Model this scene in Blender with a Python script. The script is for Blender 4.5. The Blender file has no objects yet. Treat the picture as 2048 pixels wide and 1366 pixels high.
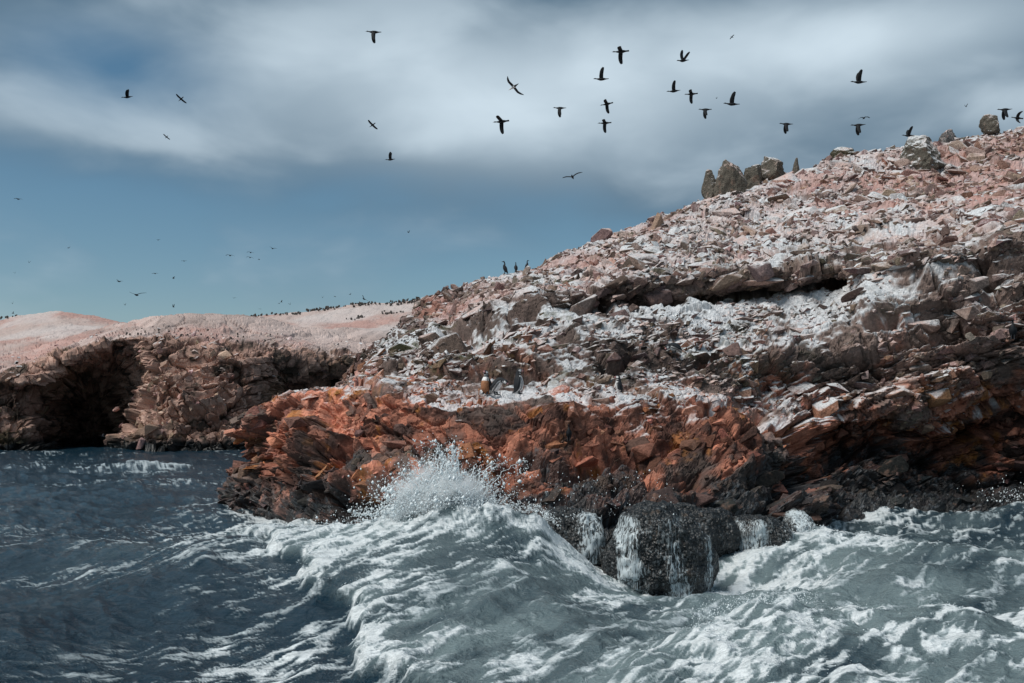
import bpy, bmesh, math, random
import numpy as np
from mathutils import Vector, Matrix, Euler
from mathutils.bvhtree import BVHTree

R = math.radians
F32 = np.float32
scene = bpy.context.scene
COL = scene.collection

# ------------------------------------------------------------------ camera, sky, sun, exposure
FOC, CX, HZ, CAMZ = 2000.0, 1024.0, 840.0, 3.0      # focal length and horizon in photo pixels, eye height in metres
cam_data = bpy.data.cameras.new('camera')
cam = bpy.data.objects.new('camera', cam_data)
COL.objects.link(cam)
cam.location = (0, 0, CAMZ)
cam.rotation_euler = (R(90), 0, 0)
cam_data.sensor_width = 36.0
cam_data.lens = 36.0 * FOC / 2048.0
cam_data.shift_y = (HZ - 683.0) / 2048.0
cam_data.clip_start = 0.5
cam_data.clip_end = 12000.0
scene.camera = cam

SUN_EL, SUN_AZ = 56.0, -117.0     # azimuth measured from +Y (the view direction) towards +X
world = bpy.data.worlds.new('World')
scene.world = world
world.use_nodes = True


def build_world():
    nt = world.node_tree
    nt.nodes.clear()
    N = nt.nodes.new
    L = nt.links.new

    def math_(op, a, b=None, c=None, clamp=False):
        n = N('ShaderNodeMath'); n.operation = op; n.use_clamp = clamp
        for i, v in enumerate((a, b, c)):
            if v is None:
                continue
            if isinstance(v, (int, float)):
                n.inputs[i].default_value = v
            else:
                L(v, n.inputs[i])
        return n.outputs[0]

    def ramp(x, lo, hi, smooth=True):
        n = N('ShaderNodeMapRange'); n.interpolation_type = 'SMOOTHSTEP' if smooth else 'LINEAR'
        L(x, n.inputs['Value']); n.inputs['From Min'].default_value = lo; n.inputs['From Max'].default_value = hi
        return n.outputs['Result']

    def noise(vec, scale, detail, rough=0.5, dist=0.0):
        n = N('ShaderNodeTexNoise'); n.inputs['Scale'].default_value = scale; n.inputs['Detail'].default_value = detail
        n.inputs['Roughness'].default_value = rough; n.inputs['Distortion'].default_value = dist
        L(vec, n.inputs['Vector'])
        return n.outputs['Fac']

    def mix(f, a, b):
        n = N('ShaderNodeMix'); n.data_type = 'RGBA'
        L(f, n.inputs['Factor'])
        for s, v in ((n.inputs[6], a), (n.inputs[7], b)):
            if isinstance(v, tuple):
                s.default_value = v + (1,)
            else:
                L(v, s)
        return n.outputs[2]

    tc = N('ShaderNodeTexCoord')
    sep = N('ShaderNodeSeparateXYZ')
    L(tc.outputs['Generated'], sep.inputs[0])
    X, Y, Z = sep.outputs
    sky = N('ShaderNodeTexSky')
    sky.sky_type = 'NISHITA'; sky.sun_disc = False
    sky.sun_elevation = R(SUN_EL); sky.sun_rotation = R(SUN_AZ)
    sky.altitude = 0; sky.air_density = 1.0; sky.dust_density = 0.4; sky.ozone_density = 2.0
    hs = N('ShaderNodeHueSaturation'); hs.inputs['Hue'].default_value = 0.485; hs.inputs['Saturation'].default_value = 1.15; hs.inputs['Value'].default_value = 0.060
    L(sky.outputs[0], hs.inputs['Color'])
    clear = hs.outputs[0]
    # cloud deck seen in perspective: direction divided by its height
    zz = math_('ADD', math_('MAXIMUM', Z, 0.0), 0.16)
    cmb = N('ShaderNodeCombineXYZ')
    L(math_('DIVIDE', X, zz), cmb.inputs[0]); L(math_('DIVIDE', Y, zz), cmb.inputs[1]); cmb.inputs[2].default_value = 3.7
    deck = cmb.outputs[0]
    puff = N('ShaderNodeMapping'); L(tc.outputs['Generated'], puff.inputs[0]); puff.inputs['Scale'].default_value = (1.0, 1.0, 2.1); puff.inputs['Location'].default_value = (0.35, 0.2, 0.6)
    big = noise(deck, 0.62, 3.0, 0.5, 0.3)
    big = math_('ADD', math_('MULTIPLY', big, 0.45), math_('MULTIPLY', noise(puff.outputs[0], 3.2, 3.0, 0.42, 0.3), 0.55))
    fine = noise(puff.outputs[0], 6.5, 4.5, 0.48, 0.25)
    rad = math_('SQRT', math_('ADD', math_('MULTIPLY', X, X), math_('MULTIPLY', Y, Y)))
    tan_el = math_('DIVIDE', Z, math_('MAXIMUM', rad, 0.05))
    az = math_('ARCTAN2', X, Y)
    # clear band above the horizon, overcast higher up
    edge = math_('ADD', tan_el, math_('MULTIPLY', math_('SUBTRACT', big, 0.5), 0.22))
    edge = math_('ADD', edge, math_('MULTIPLY', math_('SUBTRACT', fine, 0.5), 0.10))
    edge = math_('ADD', edge, math_('MULTIPLY', math_('SINE', az), 0.10))
    cover = ramp(edge, 0.13, 0.235)
    # one gap in the deck
    def blob(a0, t0, ra, rt):
        da = math_('DIVIDE', math_('SUBTRACT', az, a0), ra)
        dt = math_('DIVIDE', math_('SUBTRACT', tan_el, t0), rt)
        q = math_('ADD', math_('MULTIPLY', da, da), math_('MULTIPLY', dt, dt))
        q = math_('ADD', q, math_('MULTIPLY', math_('SUBTRACT', fine, 0.5), 1.6))
        return math_('EXPONENT', math_('MULTIPLY', q, -1.0))
    gap = blob(-0.385, 0.325, 0.10, 0.045)
    cover = math_('MULTIPLY', cover, math_('SUBTRACT', 1.0, math_('MULTIPLY', gap, 0.85)), clamp=True)
    cover = math_('MAXIMUM', cover, math_('MULTIPLY', ramp(fine, 0.40, 0.74), 0.34))
    # thickness of the deck: bright thin places and dark heavy places
    thick = math_('ADD', math_('MULTIPLY', big, 0.80), math_('MULTIPLY', fine, 0.45))
    lum = ramp(thick, 0.50, 0.75)
    glow = blob(-0.02, 0.33, 0.30, 0.075)
    glow2 = blob(0.36, 0.365, 0.16, 0.04)
    lum = math_('ADD', math_('MULTIPLY', lum, 0.50), math_('ADD', math_('MULTIPLY', glow, 0.46), math_('MULTIPLY', glow2, 0.42)), clamp=True)
    lum = math_('SUBTRACT', lum, math_('MULTIPLY', ramp(tan_el, 0.34, 0.46), 0.20), clamp=True)
    cloud = mix(lum, (0.088, 0.150, 0.212), (0.60, 0.705, 0.780))
    out = mix(cover, clear, cloud)
    bg = N('ShaderNodeBackground'); bg.inputs['Strength'].default_value = 1.0
    L(out, bg.inputs['Color'])
    wo = N('ShaderNodeOutputWorld')
    L(bg.outputs[0], wo.inputs['Surface'])


build_world()

sun_data = bpy.data.lights.new('sun', 'SUN')
sun_data.energy = 2.8
sun_data.angle = R(34)
sun_data.color = (1.0, 0.95, 0.88)
sun = bpy.data.objects.new('sun', sun_data)
COL.objects.link(sun)
SUN_FROM = Vector((math.sin(R(SUN_AZ)) * math.cos(R(SUN_EL)), math.cos(R(SUN_AZ)) * math.cos(R(SUN_EL)), math.sin(R(SUN_EL))))
sun.rotation_euler = SUN_FROM.to_track_quat('Z', 'Y').to_euler()

scene.view_settings.view_transform = 'Standard'
scene.view_settings.look = 'None'
scene.view_settings.exposure = 0.3
scene.view_settings.gamma = 1.0
scene.view_settings.use_curve_mapping = False
scene.render.engine = 'CYCLES'
scene.cycles.use_denoising = True
scene.cycles.max_bounces = 10
scene.cycles.diffuse_bounces = 3
scene.cycles.glossy_bounces = 2
scene.cycles.transmission_bounces = 4
scene.cycles.transparent_max_bounces = 8
scene.cycles.volume_bounces = 8

rng = np.random.default_rng(11)
random.seed(11)


# ------------------------------------------------------------------ helpers: picture -> place, noise
def at(px, py, d):
    """point seen at photo pixel (px, py) that stands d metres ahead"""
    return ((px - CX) / FOC * d, d, CAMZ + (HZ - py) / FOC * d)


def atz(px, d, z):
    return ((px - CX) / FOC * d, d, z)


def h32(ix, iy, iz, seed):
    with np.errstate(over='ignore'):
        h = ix.astype(np.uint32) * np.uint32(0x8DA6B343) ^ iy.astype(np.uint32) * np.uint32(0xD8163841) ^ iz.astype(np.uint32) * np.uint32(0xCB1AB31F) ^ np.uint32((seed * 2654435761 + 12345) & 0xFFFFFFFF)
        h ^= h >> np.uint32(15); h *= np.uint32(0x2C1B3C6D)
        h ^= h >> np.uint32(12); h *= np.uint32(0x297A2D39)
        h ^= h >> np.uint32(15)
    return h


def u01(h):
    return (h >> np.uint32(8)).astype(F32) * F32(1.0 / 16777216.0)


def rehash(h, k):
    with np.errstate(over='ignore'):
        h = h + np.uint32((k * 0x9E3779B9) & 0xFFFFFFFF)
        h ^= h >> np.uint32(16); h *= np.uint32(0x7FEB352D)
        h ^= h >> np.uint32(15); h *= np.uint32(0x846CA68B)
        h ^= h >> np.uint32(16)
    return u01(h)


def vnoise(x, y, z, seed=0):
    """value noise, -1..1"""
    fx, fy, fz = np.floor(x), np.floor(y), np.floor(z)
    ix, iy, iz = fx.astype(np.int32), fy.astype(np.int32), fz.astype(np.int32)
    tx, ty, tz = (x - fx).astype(F32), (y - fy).astype(F32), (z - fz).astype(F32)
    tx = tx * tx * tx * (tx * (tx * 6 - 15) + 10)
    ty = ty * ty * ty * (ty * (ty * 6 - 15) + 10)
    tz = tz * tz * tz * (tz * (tz * 6 - 15) + 10)
    c = [[[u01(h32(ix + a, iy + b, iz + k, seed)) for k in (0, 1)] for b in (0, 1)] for a in (0, 1)]
    def lz(a, b):
        return c[a][b][0] + (c[a][b][1] - c[a][b][0]) * tz
    v0 = lz(0, 0) + (lz(0, 1) - lz(0, 0)) * ty
    v1 = lz(1, 0) + (lz(1, 1) - lz(1, 0)) * ty
    return (v0 + (v1 - v0) * tx) * 2 - 1


def fbm(x, y, z, octs=4, seed=0, gain=0.5, lac=2.03):
    s = np.zeros(np.shape(x), F32); a = 1.0; t = 0.0
    for o in range(octs):
        s += F32(a) * vnoise(x + o * 17.3, y - o * 9.1, z + o * 5.7, seed + o)
        t += a; a *= gain
        x, y, z = x * lac, y * lac, z * lac
    return s / F32(t)


def ridged(x, y, z, octs=4, seed=0, gain=0.55, lac=2.07):
    s = np.zeros(np.shape(x), F32); a = 1.0; t = 0.0
    for o in range(octs):
        s += F32(a) * (1 - np.abs(vnoise(x + o * 7.3, y - o * 3.1, z + o * 5.7, seed + o)))
        t += a; a *= gain
        x, y, z = x * lac, y * lac, z * lac
    return s / F32(t)


def worley(x, y, z, seed=0, jit=0.9):
    """nearest cell: F1, F2, cell hash, offset from its centre"""
    sh = x.shape
    x, y, z = x.ravel().astype(F32), y.ravel().astype(F32), z.ravel().astype(F32)
    fx, fy, fz = np.floor(x), np.floor(y), np.floor(z)
    ix, iy, iz = fx.astype(np.int32), fy.astype(np.int32), fz.astype(np.int32)
    tx, ty, tz = x - fx, y - fy, z - fz
    f1 = np.full(x.shape, 9, F32); f2 = np.full(x.shape, 9, F32)
    hid = np.zeros(x.shape, np.uint32)
    dx1 = np.zeros(x.shape, F32); dy1 = dx1.copy(); dz1 = dx1.copy()
    for a in (-1, 0, 1):
        for b in (-1, 0, 1):
            for k in (-1, 0, 1):
                h = h32(ix + a, iy + b, iz + k, seed)
                ox = a + 0.5 + (u01(h) - 0.5) * jit - tx
                oy = b + 0.5 + (rehash(h, 1) - 0.5) * jit - ty
                oz = k + 0.5 + (rehash(h, 2) - 0.5) * jit - tz
                d = ox * ox + oy * oy + oz * oz
                m = d < f1
                f2 = np.where(m, f1, np.minimum(f2, d))
                hid[m] = h[m]; dx1[m] = -ox[m]; dy1[m] = -oy[m]; dz1[m] = -oz[m]
                f1 = np.where(m, d, f1)
    r = lambda v: v.reshape(sh)
    return r(np.sqrt(f1)), r(np.sqrt(f2)), r(hid), (r(dx1), r(dy1), r(dz1))


def sstep(x, a, b):
    t = np.clip((x - a) / (b - a), 0, 1)
    return t * t * (3 - 2 * t)


def box(v, a, b, e=0.25):
    return sstep(v, a - e, a + e) * (1 - sstep(v, b - e, b + e))


def lerp(a, b, t):
    return a + (b - a) * t


def mixc(c, col, w):
    """blend colour field c (…,3) towards col by weight w"""
    return c + (np.asarray(col, F32) - c) * w[..., None]


# ------------------------------------------------------------------ helpers: meshes, materials
def new_obj(name, mesh, parent=None, mat=None):
    o = bpy.data.objects.new(name, mesh)
    COL.objects.link(o)
    if parent is not None:
        o.parent = parent
    if mat is not None and mesh is not None and not mesh.materials:
        mesh.materials.append(mat)
    return o


def tag(o, label=None, cat=None, group=None, kind=None):
    if label: o['label'] = label
    if cat: o['category'] = cat
    if group: o['group'] = group
    if kind: o['kind'] = kind
    return o


def quad_faces(nu, nv):
    i = np.arange(nu * nv, dtype=np.int32).reshape(nu, nv)
    return np.stack([i[:-1, :-1], i[1:, :-1], i[1:, 1:], i[:-1, 1:]], -1).reshape(-1, 4)


def mesh_np(name, verts, faces, cols=None, attrs=None, smooth=False):
    """mesh from arrays; faces (n,k)"""
    me = bpy.data.meshes.new(name)
    nv, nf, k = len(verts), len(faces), faces.shape[1]
    me.vertices.add(nv); me.vertices.foreach_set('co', np.ascontiguousarray(verts, F32).ravel())
    me.loops.add(nf * k); me.loops.foreach_set('vertex_index', np.ascontiguousarray(faces, np.int32).ravel())
    me.polygons.add(nf)
    me.polygons.foreach_set('loop_start', np.arange(0, nf * k, k, dtype=np.int32))
    me.polygons.foreach_set('use_smooth', np.full(nf, smooth, bool))
    me.update(calc_edges=True)
    if cols is not None:
        a = me.attributes.new('tint', 'FLOAT_COLOR', 'POINT')
        c = np.ones((nv, 4), F32); c[:, :3] = cols
        a.data.foreach_set('color', c.ravel())
    for n, v in (attrs or {}).items():
        a = me.attributes.new(n, 'FLOAT', 'POINT')
        a.data.foreach_set('value', np.ascontiguousarray(v, F32).ravel())
    return me


class NT:
    """small node-tree writer"""
    def __init__(self, name):
        self.m = bpy.data.materials.new(name)
        self.m.use_nodes = True
        self.t = self.m.node_tree
        self.t.nodes.clear()
        self.out = self.t.nodes.new('ShaderNodeOutputMaterial')

    def n(self, typ, **kw):
        x = self.t.nodes.new(typ)
        for k, v in kw.items():
            setattr(x, k, v)
        return x

    def l(self, a, b):
        self.t.links.new(a, b)

    def put(self, sock, v):
        if isinstance(v, (int, float)):
            sock.default_value = v
        elif isinstance(v, tuple):
            sock.default_value = v + (1,) if len(v) == 3 and sock.type == 'RGBA' else v
        else:
            self.l(v, sock)

    def math(self, op, a, b=0.0, clamp=False):
        x = self.n('ShaderNodeMath', operation=op, use_clamp=clamp)
        self.put(x.inputs[0], a); self.put(x.inputs[1], b)
        return x.outputs[0]

    def ramp(self, v, lo, hi, a=0.0, b=1.0):
        x = self.n('ShaderNodeMapRange', interpolation_type='SMOOTHSTEP')
        self.l(v, x.inputs['Value'])
        x.inputs['From Min'].default_value = lo; x.inputs['From Max'].default_value = hi
        x.inputs['To Min'].default_value = a; x.inputs['To Max'].default_value = b
        return x.outputs['Result']

    def mix(self, f, a, b, mode='MIX'):
        x = self.n('ShaderNodeMix', data_type='RGBA', blend_type=mode)
        self.put(x.inputs['Factor'], f); self.put(x.inputs[6], a); self.put(x.inputs[7], b)
        return x.outputs[2]

    def noise(self, vec, scale, detail=4.0, rough=0.55, dist=0.0):
        x = self.n('ShaderNodeTexNoise')
        x.inputs['Scale'].default_value = scale; x.inputs['Detail'].default_value = detail
        x.inputs['Roughness'].default_value = rough; x.inputs['Distortion'].default_value = dist
        if vec is not None:
            self.l(vec, x.inputs['Vector'])
        return x.outputs['Fac']

    def attr(self, name):
        return self.n('ShaderNodeAttribute', attribute_name=name)

    def bsdf(self, col, rough=0.8, spec=0.3, normal=None, **kw):
        p = self.n('ShaderNodeBsdfPrincipled')
        self.put(p.inputs['Base Color'], col); self.put(p.inputs['Roughness'], rough)
        self.put(p.inputs['Specular IOR Level'], spec)
        if normal is not None:
            self.l(normal, p.inputs['Normal'])
        for k, v in kw.items():
            self.put(p.inputs[k], v)
        self.l(p.outputs[0], self.out.inputs['Surface'])
        return p

    def bump(self, h, strength=0.5, dist=0.05):
        b = self.n('ShaderNodeBump'); b.inputs['Strength'].default_value = strength; b.inputs['Distance'].default_value = dist
        self.l(h, b.inputs['Height'])
        return b.outputs[0]


def mat_rock():
    """bedrock: mineral colour comes with the mesh, grain and fine relief from noise"""
    t = NT('bedrock')
    pos = t.n('ShaderNodeNewGeometry').outputs['Position']
    tint = t.attr('tint').outputs['Color']
    wet = t.attr('wet').outputs['Fac']
    g1 = t.noise(pos, 9.0, 5.0, 0.65)
    g2 = t.noise(pos, 42.0, 3.0, 0.6)
    k = t.math('ADD', t.math('MULTIPLY', g1, 0.9), t.math('MULTIPLY', g2, 0.5))
    k = t.ramp(k, 0.35, 1.05, 0.55, 1.4)
    cc = t.n('ShaderNodeCombineColor')
    for i in range(3):
        t.l(k, cc.inputs[i])
    col = t.mix(1.0, tint, cc.outputs[0], 'MULTIPLY')
    h = t.math('ADD', t.noise(pos, 7.0, 6.0, 0.6), t.math('MULTIPLY', g2, 0.25))
    rough = t.math('SUBTRACT', 0.9, t.math('MULTIPLY', wet, 0.5))
    spec = t.math('ADD', 0.12, t.math('MULTIPLY', wet, 0.3))
    t.bsdf(col, rough, spec, t.bump(h, 0.55, 0.12))
    return t.m


def mat_block(name, per_object):
    """a loose or jointed block: its own rock colour, droppings on what faces the sky"""
    t = NT(name)
    geo = t.n('ShaderNodeNewGeometry')
    pos = geo.outputs['Position']
    sep = t.n('ShaderNodeSeparateXYZ'); t.l(geo.outputs['Normal'], sep.inputs[0])
    if per_object:
        oi = t.n('ShaderNodeObjectInfo'); tint, lime = oi.outputs['Color'], oi.outputs['Alpha']
        wet = 0.1
    else:
        tint, lime, wet = t.attr('tint').outputs['Color'], t.attr('lime').outputs['Fac'], t.attr('wet').outputs['Fac']
    n1 = t.noise(pos, 2.6, 5.0, 0.62)
    n2 = t.noise(pos, 14.0, 5.0, 0.65)
    n3 = t.noise(pos, 50.0, 3.0, 0.6)
    lw = t.noise(pos, 0.42, 4.0, 0.6)
    up = t.math('ADD', sep.outputs[2], t.math('MULTIPLY', t.math('SUBTRACT', n1, 0.5), 1.2))
    up = t.math('ADD', up, t.math('MULTIPLY', t.math('SUBTRACT', n2, 0.5), 0.55))
    up = t.math('ADD', up, t.math('MULTIPLY', t.math('SUBTRACT', lime, 0.75), 1.5))
    w = t.math('MULTIPLY', t.ramp(up, 0.22, 0.78), t.ramp(lime, 0.02, 0.3))
    k = t.math('ADD', t.math('MULTIPLY', n2, 0.9), t.math('MULTIPLY', n3, 0.5))
    k = t.ramp(k, 0.4, 1.0, 0.5, 1.5)
    cc = t.n('ShaderNodeCombineColor')
    for i in range(3):
        t.l(k, cc.inputs[i])
    b = t.mix(t.ramp(n1, 0.52, 0.68), tint, t.mix(0.35, tint, (0.34, 0.20, 0.15)))
    pk = t.ramp(t.math('ADD', lw, t.math('MULTIPLY', t.math('SUBTRACT', n2, 0.5), 0.4)), 0.42, 0.66)
    lcol = t.mix(pk, (0.640, 0.670, 0.695), (0.57, 0.420, 0.380))
    col = t.mix(t.math('MULTIPLY', w, 0.94), b, lcol)
    col = t.mix(1.0, col, cc.outputs[0], 'MULTIPLY')
    h = t.math('ADD', t.noise(pos, 6.0, 6.0, 0.62), t.math('MULTIPLY', n3, 0.2))
    if per_object:
        t.bsdf(col, 0.88, 0.15, t.bump(h, 0.7, 0.16))
    else:
        t.bsdf(col, t.math('SUBTRACT', 0.9, t.math('MULTIPLY', wet, 0.5)), t.math('ADD', 0.12, t.math('MULTIPLY', wet, 0.3)), t.bump(h, 0.7, 0.16))
    return t.m


M_ROCK = mat_rock()
M_BLOCK = mat_block('fractured_rock', False)
M_STONE = mat_block('single_stone', True)


# ------------------------------------------------------------------ rock sheets: a net of 3D points, smoothed and fractured
def catmull(net, t):
    """net (n,...) sampled at float positions t along axis 0"""
    n = net.shape[0]
    i = np.clip(np.floor(t).astype(int), 0, n - 2)
    f = (t - i).reshape((-1,) + (1,) * (net.ndim - 1))
    p1, p2 = net[i], net[i + 1]
    p0 = np.where((i > 0).reshape(f.shape), net[np.maximum(i - 1, 0)], 2 * p1 - p2)
    p3 = np.where((i < n - 2).reshape(f.shape), net[np.minimum(i + 2, n - 1)], 2 * p2 - p1)
    k = 0.38
    m1, m2 = k * (p2 - p0), k * (p3 - p1)
    f2, f3 = f * f, f * f * f
    return (2 * f3 - 3 * f2 + 1) * p1 + (f3 - 2 * f2 + f) * m1 + (-2 * f3 + 3 * f2) * p2 + (f3 - f2) * m2


def steps(counts):
    """float positions, counts[i] samples in interval i"""
    out = []
    for i, c in enumerate(counts):
        out.append(i + np.arange(c) / c)
    out.append(np.array([float(len(counts))]))
    return np.concatenate(out)


def sheet(net, cu, cv):
    net = np.asarray(net, float)
    su, sv = steps(cu), steps(cv)
    a = catmull(net, su)                              # (U, levels, 3)
    b = catmull(np.swapaxes(a, 0, 1), sv)             # (V, U, 3)
    P = np.swapaxes(b, 0, 1)
    S, V = np.meshgrid(su, sv, indexing='ij')
    return P, S, V


def grid_normals(P):
    du = np.gradient(P, axis=0); dv = np.gradient(P, axis=1)
    n = np.cross(du, dv)
    return n / np.maximum(np.linalg.norm(n, axis=-1, keepdims=True), 1e-9)


# strata: beds that climb gently to the right and dip into the hill
E1 = np.array([math.cos(R(17)), 0.10, math.sin(R(17))]); E1 /= np.linalg.norm(E1)
E3 = np.cross(E1, np.array([0, 1, 0])); E3 /= np.linalg.norm(E3)
E3 = E3 * (1 if E3[2] > 0 else -1)
E2 = np.cross(E3, E1)


def seg_dist(x, y, pts):
    """distance to a polyline in plan and signed side (positive to its right when walking along it), and arc position"""
    best = np.full(x.shape, 1e9); side = np.zeros(x.shape); arc = np.zeros(x.shape); L0 = 0.0
    for (x0, y0), (x1, y1) in zip(pts[:-1], pts[1:]):
        ex, ey = x1 - x0, y1 - y0
        ll = math.hypot(ex, ey)
        t = np.clip(((x - x0) * ex + (y - y0) * ey) / (ll * ll), 0, 1)
        dx, dy = x - (x0 + t * ex), y - (y0 + t * ey)
        d = np.hypot(dx, dy)
        m = d < best
        best = np.where(m, d, best)
        side = np.where(m, np.sign(ex * (-dy) + ey * dx), side)
        arc = np.where(m, L0 + t * ll, arc)
        L0 += ll
    return best, side, arc


def fracture(P, scales, seed, aniso=(1.7, 1.1, 0.75), warp=0.16, groove=0.16):
    """tilted angular blocks at several sizes, parted by grooves; returns offset and one random number per block and size"""
    x, y, z = P[..., 0], P[..., 1], P[..., 2]
    a = (x * E1[0] + y * E1[1] + z * E1[2]).astype(F32)
    b = (x * E2[0] + y * E2[1] + z * E2[2]).astype(F32)
    c = (x * E3[0] + y * E3[1] + z * E3[2]).astype(F32)
    w1 = fbm(a * 0.9, b * 0.9, c * 0.9, 3, seed + 50); w2 = fbm(a * 0.9 + 31, b * 0.9, c * 0.9, 3, seed + 60)
    a = a + warp * 1.6 * w1; c = c + warp * w2; b = b + warp * w2
    off = np.zeros(x.shape, F32); ids = []
    for k, (size, amp, low) in enumerate(scales):
        f1, f2, h, (dx, dy, dz) = worley(a / (size * aniso[0]), b / (size * aniso[1]), c / (size * aniso[2]), seed + 7 * k)
        r = rehash(h, 3)
        g1, g3, g2 = rehash(h, 4) * 2 - 1, rehash(h, 5) * 2 - 1, rehash(h, 6) * 2 - 1
        top = low + (1 - low) * r + 1.0 * g1 * dx + 1.3 * (g3 * 0.6 - 0.45) * dz + 0.7 * g2 * dy
        e = np.clip((f2 - f1) / groove, 0, 1)
        e = e * (2 - e)
        off += F32(amp) * (top * e - 0.45)
        ids.append(rehash(h, 9))
    return off, ids


def cells1d(t, seed, jit=0.36):
    """irregular intervals along t: id, position inside 0..1, width"""
    k = np.floor(t).astype(np.int32)
    def bnd(q):
        return q + (u01(h32(q, q * 0 + 3, q * 0 + 7, seed)) - 0.5) * 2 * jit
    b0, b1 = bnd(k), bnd(k + 1)
    k = np.where(t < b0, k - 1, np.where(t >= b1, k + 1, k))
    b0, b1 = bnd(k), bnd(k + 1)
    return k, ((t - b0) / (b1 - b0)).astype(F32), (b1 - b0).astype(F32)


def joints(P, bed, joint, amp, seed, warp=0.25, shear=0.35, under=0.55):
    """bedded rock cut by joints: every brick stands out by its own amount, leans a little, and is undercut below"""
    x, y, z = P[..., 0], P[..., 1], P[..., 2]
    a = (x * E1[0] + y * E1[1] + z * E1[2]).astype(F32); b = (x * E2[0] + y * E2[1] + z * E2[2]).astype(F32)
    c = (x * E3[0] + y * E3[1] + z * E3[2]).astype(F32)
    q = 0.8 / bed
    c = c + warp * bed * (fbm(a * q * 0.5, b * q * 0.5, c * q * 0.5, 3, seed + 1) * 1.6 + 0.35 * fbm(a * q * 3, b * q * 3, c * q * 3, 2, seed + 2))
    a = a + warp * joint * (fbm(a * q * 0.6 + 9, b * q * 0.6, c * q, 3, seed + 3) * 1.2 + 0.3 * fbm(a * q * 3, b * q * 3 + 5, c * q * 3, 2, seed + 4)) + shear * c
    kb, v, wv = cells1d(c / bed, seed + 11)
    rb = u01(h32(kb, kb * 0 + 1, kb * 0, seed + 12)); rb2 = u01(h32(kb, kb * 0 + 2, kb * 0, seed + 12))
    sp = joint * (0.55 + 1.1 * rb)
    ka, u, wu = cells1d(a / sp + rb2 * 37.0 + 0.6 * vnoise(b * 0.7 / joint, b * 0, kb * 1.7, seed + 13), seed + 14)
    h = h32(ka, kb, kb * 0, seed + 15)
    r = u01(h); g1 = rehash(h, 1) - 0.5; g2 = rehash(h, 2) - 0.5
    edge = np.minimum(np.minimum(u, 1 - u) * wu * sp, np.minimum(v, 1 - v) * wv * bed)
    off = amp * ((r - 0.5) + 0.5 * (rb - 0.5) + 1.1 * g1 * (u - 0.5) + (under + 0.6 * g2) * (v - 0.55))
    off = off - amp * 0.35 * (1 - sstep(edge, 0.0, 0.045 * bed + 0.012))
    return off.astype(F32), rehash(h, 5), rb


def carve(px, py, pts, width, depth):
    """depth profile of a gully (or, with negative depth, a rib) that follows a line across the rock face"""
    d, _, _ = seg_dist(px, py, pts)
    d = d + width * 0.35 * vnoise(px / (width * 1.3), py / (width * 1.3), px * 0, 77)
    return depth * np.exp(-np.maximum(d, 0) ** 2 / (width * width))


def W(px, d, z):
    return atz(px, d, z)


def A(px, py, d):
    return at(px, py, d)


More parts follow.
